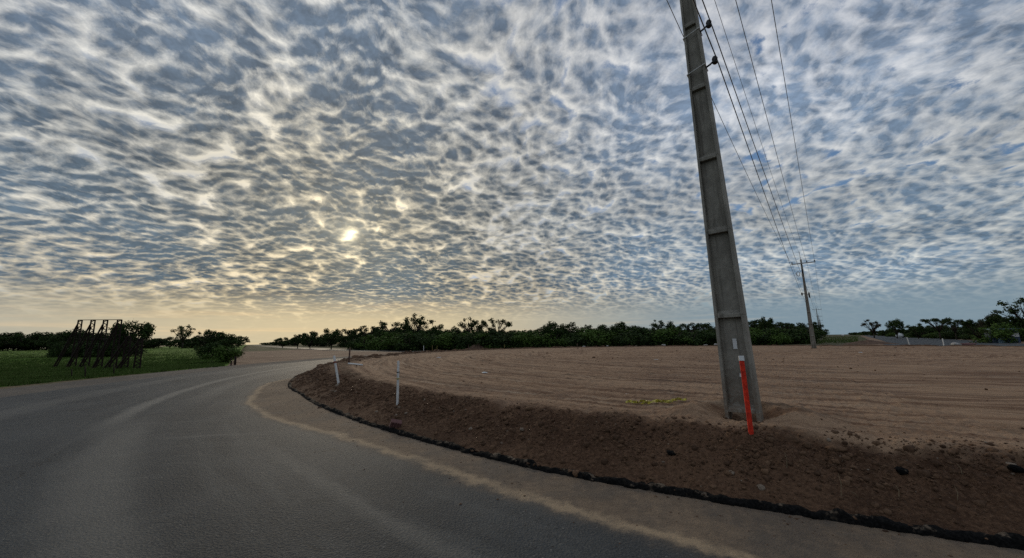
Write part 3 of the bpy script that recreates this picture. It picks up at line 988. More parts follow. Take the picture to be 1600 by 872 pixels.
for i in range(12):
    px = 104 + i * 9.0 + RNG.uniform(-4, 4)
    hz = 531.4 - (px - 800) * 0.0174
    spot('bush', px, hz - RNG.uniform(15, 24), 62 + RNG.uniform(-2, 4), 'bush', 11 + i % 4, 'black bush in the dense clump behind the billboard frame', 'bush', 'bushes in the clump behind the billboard frame', wide=RNG.uniform(0.8, 1.1))

# --- treeline beyond the roundabout (left road .. pole line)
MIDDLE = [
 (655, 493, 84, 'open', 41, 'tallest airy tree of the treeline, standing just right of the upright white stake', 1.0, None),
 (742, 492, 82, 'open', 42, 'tall airy tree with a split crown above the earth heap', 0.95, None),
 (778, 500, 84, 'open', 43, 'airy tree with a ragged crown just right of the split-crowned tree', 1.1, None),
 (615, 501, 88, 'open', 44, 'thin-leaved tree with small separate crowns right of the leaning white stake', 1.15, None),
 (576, 506, 92, 'open', 45, 'see-through tree above the leaning white stake', 1.0, None),
 (520, 511, 105, 'round', 46, 'dark tree with a peaked crown above the near end of the far road', 1.0, None),
 (487, 518, 122, 'wide', 47, 'small broad-crowned tree above the pale strip of far road', 0.9, None),
 (467, 521, 138, 'round', 48, 'small rounded tree near the far end of the pale road strip', 1.0, None),
 (443, 527, 165, 'wide', 49, 'tiny broad tree where the far road shrinks away', 1.2, None),
 (862, 500, 72, 'round', 50, 'big dark round-headed tree in the middle of the treeline', 1.15, None),
 (888, 503, 73, 'round', 51, 'dark shoulder tree leaning on the big round-headed tree', 1.0, None),
 (912, 507, 82, 'open', 52, 'thin airy tree in the dip right of the big round-headed tree', 0.9, None),
 (948, 505, 73, 'round', 53, 'broad dark tree with a twiggy top, second large crown of the treeline middle', 1.1, None),
 (975, 502, 73, 'wide', 54, 'wide dark tree with the highest hump right of the dip', 0.9, None),
 (1002, 508, 74, 'round', 55, 'dark tree sloping down to a gap of open sky', 1.0, None),
 (1033, 501, 80, 'open', 56, 'square-headed grey-green tree standing alone above the bushes', 1.0, None),
 (1085, 505, 84, 'flat', 57, 'flat-crowned tree just left of the big concrete pole', 1.2, None),
 (1112, 509, 84, 'round', 58, 'low dark tree half hidden by the left edge of the big concrete pole', 1.1, None),
 (1196, 493, 86, 'round', 59, 'umbrella-shaped tree with a clear dark crown between the two concrete poles', 0.62, None),
 (1229, 505, 92, 'flat', 60, 'small umbrella-shaped tree left of the slender second pole', 0.75, None),
 (1262, 509, 92, 'round', 61, 'dark rounded tree behind the shaft of the second pole', 0.95, None),
 (1176, 518, 80, 'wide', 62, 'green spreading tree just right of the big concrete pole', 1.0, None),
 (685, 506, 80, 'wide', 63, 'wide dark tree between the two tallest airy trees', 1.1, None),
 (810, 513, 78, 'wide', 64, 'dark low tree left of the big round-headed tree', 1.0, None),
 (545, 513, 100, 'wide', 65, 'low dark tree right of the peaked tree over the far road', 1.0, None),
 (632, 508, 86, 'round', 66, 'dark rounded tree under the tallest airy tree', 1.1, None),
 (717, 508, 84, 'round', 67, 'dark tree tucked left of the split-crowned airy tree', 1.0, None),
]
for px, pt, dep, kind, seed, lab, wd, lm in MIDDLE:
    spot('tree', px, pt, dep, kind, seed, lab, leafm=lm, wide=wd)
# bushes closing the line below the crowns
for i in range(62):
    px = 560 + i * 11.4 + RNG.uniform(-6, 6)
    dep = 71 + RNG.uniform(-3, 6) + max(0, (650 - px) * 0.22)
    hz = 531.4 - (px - 800) * 0.0174
    spot('bush', px, hz - RNG.uniform(9, 18), dep, 'bush', 70 + i % 5, 'leafy bush in the closed scrub at the foot of the far treeline', 'bush',
         'bushes at the foot of the far treeline', (m_leaf2, m_leaf, m_leaf2, m_leaf)[i % 4], RNG.uniform(1.2, 1.7))
# behind them, the wood along the left road to its vanishing point
for i in range(52):
    tt = (i / 51.0) ** 2.1
    dd_ = 88 + tt * 1100
    x = -33.0 - 0.716 * (dd_ - 88) + 11 + RNG.uniform(-3, 6)
    tree('tree', x, dd_ + RNG.uniform(-4, 4), -0.03, RNG.uniform(4.2, 7.4), ('wide', 'bush', 'round', 'wide')[i % 4], (62, 71, 46, 64)[i % 4],
         'dark tree in the row that runs along the far road to the horizon', group='row of trees along the far road', wide=RNG.uniform(1.2, 1.7))
for i in range(26):
    px = 590 + i * 27 + RNG.uniform(-8, 8)
    hz = 531.4 - (px - 800) * 0.0174
    spot('tree', px, hz - RNG.uniform(15, 21), 92 + RNG.uniform(-3, 9), ('round', 'wide')[i % 2], 61 + i % 4, 'dark tree filling the second rank of the far treeline',
         group='second rank of the far treeline', wide=RNG.uniform(1.1, 1.5))
# pole-side wood, running to the horizon left of the pole line
for i in range(24):
    dd_ = 92 + (i / 23.0) ** 1.6 * 420
    tree('tree', 0.863 * dd_ - 10 - RNG.uniform(3, 12), dd_, -0.03, RNG.uniform(4.6, 6.6), ('round', 'wide', 'bush')[i % 3], (61, 62, 71)[i % 3],
         'dark tree of the wood that follows the pole line to the horizon', group='wood along the pole line', wide=RNG.uniform(1.1, 1.6))

# --- right of the side road
RIGHT = [
 (1596, 468, 60, 'open', 81, 'tall loose tree at the right border of the view above all others', 1.15, None),
 (1570, 485, 62, 'round', 82, 'dark full tree left of the tall loose tree at the right border', 1.1, None),
 (1547, 487, 66, 'round', 83, 'small dark tree with a pointed brownish crown', 0.85, m_leaf3),
 (1522, 497, 72, 'wide', 84, 'low domed tree right of the middle of the right-hand wood', 0.9, None),
 (1488, 501, 84, 'flat', 85, 'thin flat tree between the two domed crowns of the right-hand wood', 0.8, None),
 (1463, 498, 90, 'flat', 86, 'airy flat-topped tree above the leaning white stake by the side road', 0.95, None),
 (1396, 497, 118, 'round', 87, 'round-headed tree standing clear above the white pickup', 0.75, None),
 (1361, 505, 150, 'open', 88, 'pale twiggy tree left of the round-headed tree by the side road', 1.1, m_leaf3),
 (1558, 505, 55, 'bush', 89, 'bright green rounded bush in front of the right-hand wood', 1.5, m_leaf2),
 (1430, 506, 105, 'wide', 90, 'wide low tree right of the round-headed tree', 1.1, None),
]
for px, pt, dep, kind, seed, lab, wd, lm in RIGHT:
    spot('bush' if kind == 'bush' else 'tree', px, pt, dep, kind, seed, lab, 'bush' if kind == 'bush' else 'tree', leafm=lm, wide=wd)
for i in range(60):
    tt = (i / 59.0) ** 1.6
    dd_ = 57 + tt * 640
    x = 0.868 * dd_ + 34 + RNG.uniform(0, 9) - 6 * tt
    k_ = ('wide', 'round', 'bush')[i % 3]
    tree('tree', x, dd_, -0.03, RNG.uniform(4.0, 5.4) if k_ != 'bush' else RNG.uniform(2.2, 3.2), k_, (84, 82, 74)[i % 3],
         'dark green tree of the wood along the right side of the side road', group='wood along the side road', leafm=(m_leaf, m_leaf, m_leaf2)[i % 3], wide=RNG.uniform(1.2, 1.7))
for i in range(30):
    dd_ = 52 + i * 5.5
    tree('bush', 0.868 * dd_ + 29 + RNG.uniform(0, 3), dd_, -0.03, RNG.uniform(1.4, 2.6), 'bush', 70 + i % 5,
         'green bush fringing the wood along the side road', 'bush', 'bushes fringing the side road', (m_leaf2, m_leaf)[i % 2], RNG.uniform(1.3, 1.9))
# ------------------------------------------------------------------ materials of the built things
m_conc, t, b, P_ = new_mat('concrete')
x_, y_, z_ = sep(t, P_)
n1 = noise(t, P_, 2.6, 4.0, 0.6); n2 = noise(t, P_, 22.0, 4.0, 0.7)
run = noise(t, combine(t, x_ * 14.0, y_ * 14.0, z_ * 0.7), 1.0, 3.0, 0.6)
pores = voro(t, P_, 38.0, 'F1', dims='3D')
c = mix(t, n1.ss(0.35, 0.65), (0.215, 0.198, 0.165), (0.320, 0.296, 0.248))
c = mix(t, run.ss(0.50, 0.70) * 0.8, c, (0.120, 0.108, 0.088))
c = mix(t, n2.ss(0.40, 0.66) * 0.4, c, (0.17, 0.155, 0.128))
c = mix(t, pores.ss(0.10, 0.03) * 0.6, c, (0.05, 0.047, 0.042))
c = mix(t, z_.ss(0.9, 0.1) * n2.ss(0.3, 0.6) * 0.7, c, (0.16, 0.115, 0.08))
link(t, c, b.inputs['Base Color']); b.inputs['Roughness'].default_value = 0.9; b.inputs['Specular IOR Level'].default_value = 0.25
bump(t, b, n2 * 0.6 + pores.mn(0.15) * 2.0, 0.4, 0.006)
m_steel = simple('galvanised', (0.30, 0.30, 0.30), 0.5, 0.25, 8.0, metal=0.6)
m_black = simple('black_rubber', (0.012, 0.012, 0.013), 0.5, 0.3, 10.0)
m_wire = simple('wire', (0.030, 0.030, 0.032), 0.5, 0.2, 2.0)
m_porc = simple('insulator_brown', (0.035, 0.022, 0.018), 0.3, 0.2, 5.0)
m_paper = simple('paper', (0.70, 0.70, 0.68), 0.8, 0.12, 30.0, spec=0.2)
m_red = simple('red_paint', (0.70, 0.040, 0.014), 0.75, 0.3, 22.0, spec=0.2, dark=(0.36, 0.022, 0.012))
m_white = simple('white_paint', (0.66, 0.65, 0.62), 0.7, 0.25, 12.0, spec=0.3)
m_rust = simple('rusty_steel', (0.085, 0.042, 0.030), 0.8, 0.35, 6.0)
m_dark = simple('dark_steel', (0.020, 0.012, 0.010), 0.8, 0.35, 5.0, spec=0.15)
m_wood = simple('raw_wood', (0.26, 0.20, 0.14), 0.85, 0.3, 9.0)
m_ywood = simple('yellow_stick', (0.30, 0.20, 0.06), 0.8, 0.3, 9.0)
m_yel = simple('yellow_film', (0.56, 0.48, 0.05), 0.5, 0.35, 20.0, dark=(0.14, 0.115, 0.02))
m_rib = simple('ribbon_red', (0.20, 0.055, 0.035), 0.7, 0.3, 20.0)
m_rib2 = simple('ribbon_pale', (0.42, 0.34, 0.14), 0.7, 0.3, 20.0)
m_stone = simple('rubble', (0.34, 0.32, 0.29), 0.9, 0.35, 5.0, bmp=0.4)
m_brick = simple('brick', (0.135, 0.062, 0.055), 0.9, 0.3, 9.0, bmp=0.4)
m_straw = simple('straw', (0.22, 0.165, 0.095), 0.8, 0.25, 20.0)
m_heap = simple('heap_earth', (0.120, 0.076, 0.052), 0.95, 0.4, 2.0, spec=0.1, bmp=0.6)
m_car = simple('white_car_paint', (0.62, 0.62, 0.60), 0.35, 0.08, 3.0)
m_glass = simple('car_glass', (0.010, 0.012, 0.014), 0.1, 0.1, 3.0)
m_tyre = simple('tyre', (0.015, 0.015, 0.015), 0.85, 0.2, 9.0)
m_bluew = simple('pale_blue_wall', (0.24, 0.33, 0.40), 0.8, 0.2, 2.0)
m_navy = simple('dark_blue_sheet', (0.035, 0.060, 0.120), 0.6, 0.25, 2.0)

# ------------------------------------------------------------------ the pole line
P2 = at_depth(1271.5, 540, 39.5)
LINE = Vector((P2.x - POLE.x, P2.y - POLE.y, 0.0)).normalized()
ACR = Vector((LINE.y, -LINE.x, 0.0))            # along the crossarms, to the right
LINE_RZ = math.atan2(ACR.y, ACR.x)              # local x = crossarm, local y = along the line
PH = 9.6


def hw(z):  # half width of the broad face at height z
    return 0.215 - 0.0152 * z


def hd(z):
    return 0.150 - 0.0085 * z




def z_at(px, py):
    """height above the pole's foot seen at that pixel row"""
    d = ray(px, py); base = POLE
    k_ = ((base.x) * d.x + (base.y) * d.y) / (d.x * d.x + d.y * d.y)
    return CAM_Z + d.z * k_ - 0.48


RIBS = [z_at(px, py) - 0.05 for px, py in ((1163, 634), (1145, 488), (1122, 359), (1106, 247), (1092, 139), (1080, 42))]
while RIBS[-1] < 8.4: RIBS.append(RIBS[-1] + 1.12)


def pole_shaft(parent):
    mb = MB()
    zs = [-0.6] + RIBS + [PH]
    for z0, z1 in zip(zs[:-1], zs[1:]):
        fw0, fw1 = max(0.032, hw(z0) * 0.21), max(0.032, hw(z1) * 0.21)
        for sg in (-1, 1):                        # the two flanges
            a0, a1 = sorted((sg * hw(z0), sg * (hw(z0) - fw0))); b0, b1 = sorted((sg * hw(z1), sg * (hw(z1) - fw1)))
            mb.hexa([(a0, -hd(z0), z0), (a1, -hd(z0), z0), (a1, hd(z0), z0), (a0, hd(z0), z0), (b0, -hd(z1), z1), (b1, -hd(z1), z1), (b1, hd(z1), z1), (b0, hd(z1), z1)])
        if z0 >= 0.1:                             # the recessed web
            w0, w1 = hw(z0) - fw0 + 0.004, hw(z1) - fw1 + 0.004
            q = 0.03 if z1 < 9 else 0.05
            mb.hexa([(-w0, -q, z0), (w0, -q, z0), (w0, q, z0), (-w0, q, z0), (-w1, -q, z1), (w1, -q, z1), (w1, q, z1), (-w1, q, z1)])
    for z in RIBS:                                # cross ribs with a sloped upper face
        w = hw(z) - max(0.032, hw(z) * 0.21) + 0.003; d = hd(z) - 0.015
        for sg in (-1, 1):
            y0, y1 = sg * 0.03, sg * d
            p = [(-w, y0, z - 0.03), (w, y0, z - 0.03), (w, y1, z - 0.03), (-w, y1, z - 0.03), (-w, y0, z + 0.085), (w, y0, z + 0.085), (w, y1, z + 0.022), (-w, y1, z + 0.022)]
            if sg < 0: p = [p[1], p[0], p[3], p[2], p[5], p[4], p[7], p[6]]
            mb.hexa(p)
    return mb.build('shaft', m_conc, parent, bevel=0.007)


ARM_Z = 9.15
INS = [(-0.80, ARM_Z), (0.48, ARM_Z), (1.14, ARM_Z)]


def pin_insulator(parent, x, z, y=-0.05):
    mb = MB(); mb.tube([(x, y, z), (x, y, z + 0.09)], 0.012, 6)
    pin = mb.build('pin', m_steel, parent)
    m2 = MB(); m2.lathe((x, y, z + 0.05), [(0.05, 0), (0.075, 0.03), (0.05, 0.06), (0.06, 0.08), (0.035, 0.12), (0.025, 0.14)], 10)
    m2.build('insulator', m_porc, pin, smooth=True)


def pole_top(root, rod=True):
    mb = MB(); mb.box(-0.88, 1.22, -0.16, -0.07, ARM_Z - 0.05, ARM_Z + 0.05)
    mb.build('crossarm', m_steel, root, bevel=0.006)
    for x, z in INS: pin_insulator(root, x, z + 0.05, -0.115)
    if rod:
        mb = MB(); mb.tube([(-0.02, 0, PH - 0.3), (-0.035, 0, PH + 0.85)], [0.022, 0.018], 6)
        mb.build('top_rod', m_steel, root)


Z1 = 0.50
p1 = thing('utility_pole', (POLE.x, POLE.y, Z1 - 0.02), 'massive ribbed concrete pole on the earth island right behind the red stake', 'utility pole', 'concrete poles of the power line', rz=LINE_RZ)
pole_shaft(p1)
pole_top(p1)
for x0, z, hh, ww in ((0.015, 0.985, 0.15, 0.052), (0.045, 0.585, 0.05, 0.05)):
    mb = MB(); mb.box(x0 - ww / 2, x0 + ww / 2, -0.0455, -0.0425, z, z + hh)
    mb.build('paper_label', m_paper, p1)


def side_insulator(parent, z, blob=0.045):
    """steel strap round the pole with a stub and a black insulator on the right side"""
    mb = MB(); w, d = hw(z) + 0.008, hd(z) + 0.008
    pts = [(-w, -d, z - 0.015), (w, -d, z + 0.045), (w, d, z + 0.045), (-w, d, z - 0.015), (-w, -d, z - 0.015)]
    mb.tube(pts, 0.010, 6)
    band = mb.build('strap', m_white, parent)
    mb = MB(); mb.tube([(w - 0.01, 0, z + 0.04), (w + 0.06, -0.01, z + 0.055), (w + 0.11, -0.01, z + 0.085)], 0.016, 6)
    mb.build('stub', m_black, band, smooth=True)
    mb = MB(); mb.lathe((w + 0.135, -0.01, z + 0.03), [(0.03, 0), (blob, 0.02), (blob * 0.8, 0.055), (blob, 0.09), (0.03, 0.125)], 10)
    mb.build('spool', m_black, band, smooth=True)
    return Vector((w + 0.135 + blob * 0.7, -0.01, z + 0.09))


SI = [z_at(1090, 57) - 0.04, z_at(1096, 113) - 0.04]
SPOOL = [side_insulator(p1, z) for z in SI]
LEAN = math.radians(1.15)
p1.rotation_euler = (Matrix.Rotation(-LEAN, 3, 'Y') @ Matrix.Rotation(LINE_RZ, 3, 'Z')).to_euler()
p1m = Matrix.Translation((POLE.x, POLE.y, Z1 - 0.02)) @ Matrix.Rotation(LINE_RZ, 4, 'Z')

# the others: copies of a pole seen from afar, the second with its fittings
D0 = Vector((POLE.x, POLE.y, 0))


def on_line(dep):
    t_ = (dep - POLE.y) / LINE.y
    return D0 + LINE * t_


p2 = thing('utility_pole', tuple(on_line(39.5)) , 'second concrete pole along the line, with crossarm, rod and fittings, beyond the dirt island', 'utility pole', 'concrete poles of the power line', rz=LINE_RZ)
p2.location.z = 0.0
p2.scale.z = 1.03
sh_ = pole_shaft(p2)
pole_top(p2)
mb = MB(); mb.tube([(-0.40 + 0.14 * math.cos(q), -0.22, 8.05 + 0.24 * math.sin(q)) for q in np.linspace(0, 6.28, 14)], 0.035, 6)
mb.build('cable_coil', simple('coil', (0.35, 0.35, 0.36), 0.6), p2)
mb = MB(); mb.box(-0.08, 0.08, -0.26, -0.11, 8.15, 8.5); mb.build('fuse_box', m_black, p2, bevel=0.01)
for x, z, hh in ((-0.34, 5.75, 0.28), (0.26, 5.45, 0.55)):
    mb = MB(); mb.box(x - 0.07, x + 0.07, -0.12, 0.08, z, z + hh); mb.tube([(x, 0, z + hh * 0.6), (0, 0, z + hh * 0.6)], 0.03, 6)
    mb.build('cable_bracket', m_black, p2, bevel=0.01)
others = [(111.0, 'third pole of the line, small above the green verge'), (152.0, 'fourth pole of the line, seen almost in one with the third'), (195.0, 'fifth pole of the line, a thin stick near the vanishing point'), (240.0, 'sixth and smallest pole of the line near the vanishing point')]
FARP = []
for dep, lab in others:
    q = on_line(dep)
    r = dup(p1, (q.x, q.y, 0.0), lab)
    r.rotation_euler = (0, 0, LINE_RZ)
    for ch in list(r.children):
        if ch.name.startswith(('paper_label', 'strap')):
            for g in list(ch.children): bpy.data.objects.remove(g)
            bpy.data.objects.remove(ch)
    FARP.append(r)

# wires: each one thing, sagging from pole to pole
POLES = [(on_line(-22.0), 0.0), (D0, Z1 - 0.02), (on_line(39.5), 0.0)] + [(on_line(d_), 0.0) for d_, _ in others]


def wire(offs, label, rad=0.009, sag=0.55, n=22):
    """offs: per pole (across, height)"""
    pts = []
    for i, ((pp, zb), (ac, zz_)) in enumerate(zip(POLES, offs)):
        pts.append(Vector((pp.x, pp.y, zb)) + ACR * ac + Vector((-math.tan(LEAN) * zz_ if i == 1 else 0, 0, zz_)))
    path = []
    for a, c_ in zip(pts[:-1], pts[1:]):
        sg = sag * min(1.6, (c_ - a).length / 47.0) ** 2
        for k_ in range(n):
            u_ = k_ / n
            path.append(a.lerp(c_, u_) - Vector((0, 0, sg * 4 * u_ * (1 - u_))))
    path.append(pts[-1])
    mb = MB(); mb.tube(path, rad, 5)
    tag(mb.build('overhead_wire', m_wire, smooth=True), label, 'wire', 'wires of the power line')


TZ = ARM_Z + 0.24
WOFF = 0.0
wire([(-0.80, TZ)] * 7, 'leftmost overhead wire, passing behind the big concrete pole')
wire([(0.48, TZ)] * 7, 'overhead wire running to the middle insulator of the second crossarm')
wire([(1.14, TZ)] * 7, 'rightmost overhead wire, running to the right end of the second crossarm')
wire([(-0.03, PH + 0.82)] * 7, 'thin overhead wire tied to the rods on the pole tops', rad=0.007)
lo2 = [(0.30, 5.75)] + [(0.30, 5.75)] * 4
wire([(SPOOL[0].x, SPOOL[0].z), (SPOOL[0].x, SPOOL[0].z), (0.30, 5.95)] + [(0.25, 5.9)] * 4, 'overhead wire held by the upper black insulator on the big pole', sag=0.35)
wire([(SPOOL[1].x, SPOOL[1].z), (SPOOL[1].x, SPOOL[1].z), (-0.30, 5.85)] + [(-0.2, 5.8)] * 4, 'overhead wire held by the lower black insulator on the big pole', sag=0.35)

# ------------------------------------------------------------------ stakes
def zi(p): return float(island_z(p.x, p.y))


def surf(px, py):
    """point of the island surface seen at a pixel"""
    z = 0.3
    for _ in range(25):
        p = on_z(px, py, z); z = 0.5 * z + 0.5 * float(island_z(p.x, p.y))
    return Vector((p.x, p.y, float(island_z(p.x, p.y))))


def stake(name, foot, top, half, mats, label, cat='stake', cap=None, splinter=True, group=None):
    """a sawn stake from foot to top (world points); cap = (length, material)"""
    foot, top = Vector(foot), Vector(top)
    o = thing(name, foot, label, cat, group)
    v = top - foot; ln = v.length; d = v.normalized()
    o.rotation_euler = d.to_track_quat('Z', 'Y').to_euler()
    mb = MB(); a = half; e = ln - (cap[0] if cap else 0)
    mb.frustum((0, 0, -0.25), (0, 0, 0.02), (a * 0.8, a * 0.45), (a, a * 0.55))
    mb.frustum((0, 0, 0.02), (0, 0, e), (a, a * 0.55), (a * 0.97, a * 0.52))
    mb.build('post', mats, o, bevel=0.003)
    if cap:
        mb = MB(); mb.frustum((0, 0, e + 0.001), (0, 0, ln), (a * 1.12, a * 0.66), (a * 1.10, a * 0.64))
        mb.build('painted_top', cap[1], o, bevel=0.003)
    return o, d, ln


fr = surf(1174, 679)
tr_ = at_depth(1158, 556, fr.y + 0.05)
stake('survey_stake', fr, tr_, 0.026, m_red, 'bright red survey stake with a white top in front of the big concrete pole', 'stake', (0.062, m_paper))
fw = surf(621, 632)
tw = at_depth(622.5, 564, fw.y)
ow, d_, ln = stake('survey_stake', fw, tw, 0.034, m_white, 'upright white stake with a pale ribbon on the bank of the earth island')
mb = MB(); mb.frustum((0, 0, ln * 0.58), (0, 0, ln * 0.61), (0.046, 0.030), (0.046, 0.030)); mb.tube([(-0.04, -0.02, ln * 0.60), (-0.12, -0.05, ln * 0.59), (-0.20, -0.06, ln * 0.545)], 0.007, 5)
mb.build('ribbon', m_rib2, ow)
mb = MB(); mb.frustum((0, 0, ln * 0.735), (0, 0, ln * 0.755), (0.046, 0.030), (0.046, 0.030)); mb.build('nail_band', m_black, ow)
fl = surf(529, 600)
tl = at_depth(522, 556, fl.y)
ol, d_, ln = stake('survey_stake', fl, tl, 0.040, m_white, 'leaning white stake with a dark red ribbon at the tip of the earth island')
mb = MB(); mb.frustum((0, 0, ln * 0.74), (0, 0, ln * 0.80), (0.052, 0.036), (0.052, 0.036))
mb.tube([(-0.04, 0, ln * 0.77), (-0.16, -0.02, ln * 0.66), (-0.22, -0.02, ln * 0.48), (-0.24, 0, ln * 0.40)], 0.008, 5)
mb.build('ribbon', m_rib, ol)
ff = surf(545, 567)
stake('survey_rod', ff, at_depth(547, 543, ff.y), 0.05, m_rust, 'thin rusty red rod standing at the kerb behind the leaning white stake', 'rod')
for px, pb, pt, m_, hf, lab in (
    (628.5, 555, 547.5, m_dark, 0.045, 'thin dark rod on the rim of the earth island, left of the pale post'),
    (662, 550, 540, m_white, 0.055, 'pale post on the far rim beside the first rubble lumps'),
    (675.5, 549, 539, m_ywood, 0.04, 'thin yellowish stick just right of the pale post on the far rim'),
    (683, 549, 540.5, m_ywood, 0.04, 'thin yellowish stick second right of the pale post on the far rim'),
    (732, 548, 538.5, m_rust, 0.06, 'short reddish stake at the left foot of the earth heap'),
    (902, 543, 536.5, m_rust, 0.08, 'short reddish stake on the far rim in front of the big round-headed tree'),
    (788, 545, 538.5, m_ywood, 0.055, 'short wooden stake on the far rim right of the earth heap')):
    f_ = surf(px, pb) if px < 640 else None
    if f_ is None or f_.y > 75 or f_.y < 5:
        dep = 56.0 if px < 760 else 60.0
        f_ = at_depth(px, pb, dep)
        f_.z = float(island_z(f_.x, f_.y))
    stake('survey_stake', f_, at_depth(px, pt, f_.y), hf, m_, lab)
for px, pb, pt, dx_, dep, lab in ((1422, 542, 527, -5, 48.0, 'leaning white stake on the far right rim, nearer the white pickup'), (1475, 541, 529, -2.5, 46.0, 'white stake on the far right rim with the reddish earth beside it')):
    f_ = at_depth(px, pb, dep); f_.z = max(f_.z, 0.02)
    stake('survey_stake', f_, at_depth(px + dx_, pt, dep), 0.05, m_white, lab)

# fence posts along the meadow
def fence_post(px, pb, pt, rad, lab, lean=0.0):
    f_ = on_z(px, pb, 0.0); f_.z = float(left_z(f_.x, f_.y))
    tp = at_depth(px + lean, pt, f_.y)
    o = thing('fence_post', f_, lab, 'fence post')
    mb = MB(); mb.tube([(0, 0, -0.2), ((tp.x - f_.x) * 0.5 + 0.01, 0, (tp.z - f_.z) * 0.5), (tp.x - f_.x, 0, tp.z - f_.z)], [rad, rad * 0.92, rad * 0.85], 8)
    mb.build('post', m_dark, o, smooth=True)
    return o


fence_post(133, 590, 572, 0.030, 'thin dark fence post in the grass in front of the second billboard tower')
fence_post(178, 586, 569, 0.030, 'thin dark fence post in the grass below the fourth billboard tower')
fence_post(112, 591, 577, 0.025, 'short thin fence post in the grass in front of the first billboard tower')
fence_post(367, 570, 557, 0.085, 'stout dark fence stub at the corner of the meadow', 1.0)
fence_post(361, 571, 559, 0.05, 'grey slim fence post beside the stout stub', 0.5)

# ------------------------------------------------------------------ the billboard frame (bare steel, seen from behind)
BF = on_z(113, 574, 0.0)
BE = on_z(213, 577, 0.0)
bf = thing('billboard_frame', (BF.x, BF.y, float(left_z(BF.x, BF.y))), 'bare dark steel billboard frame of leaning twin-rail towers and back stays in the meadow', 'billboard frame')
bv = Vector((BE.x - BF.x, BE.y - BF.y, 0))
top_h = at_depth(125, 500, BF.y).z - bf.location.z
lean_x = at_depth(125, 500, BF.y).x - at_depth(113, 574, BF.y).x
tops = []
for i, px in enumerate((113, 136, 157, 179, 196, 213)):
    u_ = (px - 113) / 100.0
    o_ = bv * u_
    hgt = top_h * (1 - 0.02 * i) if i < 4 else top_h * (0.60 - 0.05 * (i - 4))
    lx = lean_x * (0.90 if i < 4 else 0.55)
    mb = MB(); w = 0.22
    A0, A1 = Vector((o_.x - w, o_.y, -0.1)), Vector((o_.x + w, o_.y + 0.04, -0.1))
    B0, B1 = Vector((o_.x + lx - 0.14, o_.y, hgt)), Vector((o_.x + lx + 0.14, o_.y + 0.04, hgt))
    mb.tube([A0, B0], 0.048, 6); mb.tube([A1, B1], 0.048, 6)
    nr = 9
    for k_ in range(nr):
        q0, q1 = A0.lerp(B0, (k_ + 0.5) / nr), A1.lerp(B1, (k_ + 1.0) / nr)
        q2 = A0.lerp(B0, (k_ + 1.5) / nr) if k_ < nr - 1 else B0
        mb.tube([q0, q1], 0.03, 5); mb.tube([q1, q2], 0.03, 5)
    mb.tube([B0 + Vector((-0.05, 0, -0.04)), B1 + Vector((0.05, 0, -0.04))], 0.03, 5)
    mb.build('tower', m_dark, bf)
    tops.append((B0 + B1) * 0.5)
    sx = -1.35
    mb = MB(); hh = hgt * 0.90
    S0 = Vector((o_.x + sx, o_.y - 0.25, -0.1)); S1 = Vector((o_.x + lx * 0.9 - 0.16, o_.y, hh))
    mb.tube([S0, S1], 0.06, 6); mb.tube([S0 + Vector((0.17, 0.03, 0)), S1 + Vector((0.10, 0.02, -0.25))], 0.045, 6)
    for k_ in range(8):
        mb.tube([S0.lerp(S1, (k_ + .3) / 8), (S0 + Vector((0.17, 0.03, 0))).lerp(S1 + Vector((0.10, 0.02, -0.25)), (k_ + 0.9) / 8)], 0.025, 5)
    mb.build('back_stay', m_dark, bf)
mb = MB(); mb.tube([tops[0], tops[1], tops[2], tops[3]], 0.028, 5)
mb.build('top_rail', m_dark, bf)
mb = MB(); mb.tube([tops[0] * 0.97 + Vector((0, 0, -top_h * 0.38)), tops[3] + Vector((-0.3, 0, -top_h * 0.38))], 0.045, 5)
mb.build('middle_rail', m_dark, bf)

# ------------------------------------------------------------------ caution tape, litter, rubble
def ribbon(mb, path, wd, seed):
    rng = np.random.default_rng(seed); pv = None; o = len(mb.v)
    for i, p in enumerate(path):
        a = rng.uniform(-0.9, 0.9) + i * 0.4
        d = Vector((0.15, math.cos(a), abs(math.sin(a)))) * wd
        z = max(float(island_z(p[0], p[1])), float(island_z(p[0] + d.x, p[1] + d.y)))
        mb.v.append((p[0], p[1], z + 0.008 + p[2])); mb.v.append((p[0] + d.x, p[1] + d.y, z + 0.010 + p[2] + d.z))
    for i in range(len(path) - 1):
        a = o + 2 * i; mb.f.append((a, a + 2, a + 3, a + 1))


t0, t1 = surf(978, 632), surf(1072, 630)
mb = MB()
for s_ in range(5):
    pts = []
    a_, e_ = [(0.0, 0.45), (0.40, 0.90), (0.05, 0.40), (0.45, 0.72), (0.70, 1.0)][s_]
    for k_ in range(18):
        u_ = a_ + (e_ - a_) * k_ / 17
        q = t0.lerp(t1, u_)
        pts.append((q.x + 0.02 * math.sin(k_ * 1.3 + s_), q.y + 0.07 * math.sin(u_ * 14 + s_ * 2) - 0.09 * (s_ == 3), 0.004 * s_ + 0.012 * abs(math.sin(k_ * 0.9 + s_))))
    ribbon(mb, pts, 0.042, 50 + s_)
o = mb.build('caution_tape', m_yel)
s2 = o.modifiers.new('thickness', 'SOLIDIFY'); s2.thickness = 0.002
tag(o, 'crumpled yellow caution tape lying on the dirt left of the big pole', 'tape')


def lump(name, p, r, m, label, cat, group=None, squash=(1, 1, 1), sub=2, amp=0.3):
    v, f = lump_mesh(RNG, ico(sub), amp)
    o = mesh_np(name, v * r * np.array(squash), f, m, smooth=False)
    o.location = p
    return tag(o, label, cat, group)


def rimpoint(px, py, dep):
    p = at_depth(px, py, dep); p.z = float(island_z(p.x, p.y)); return p


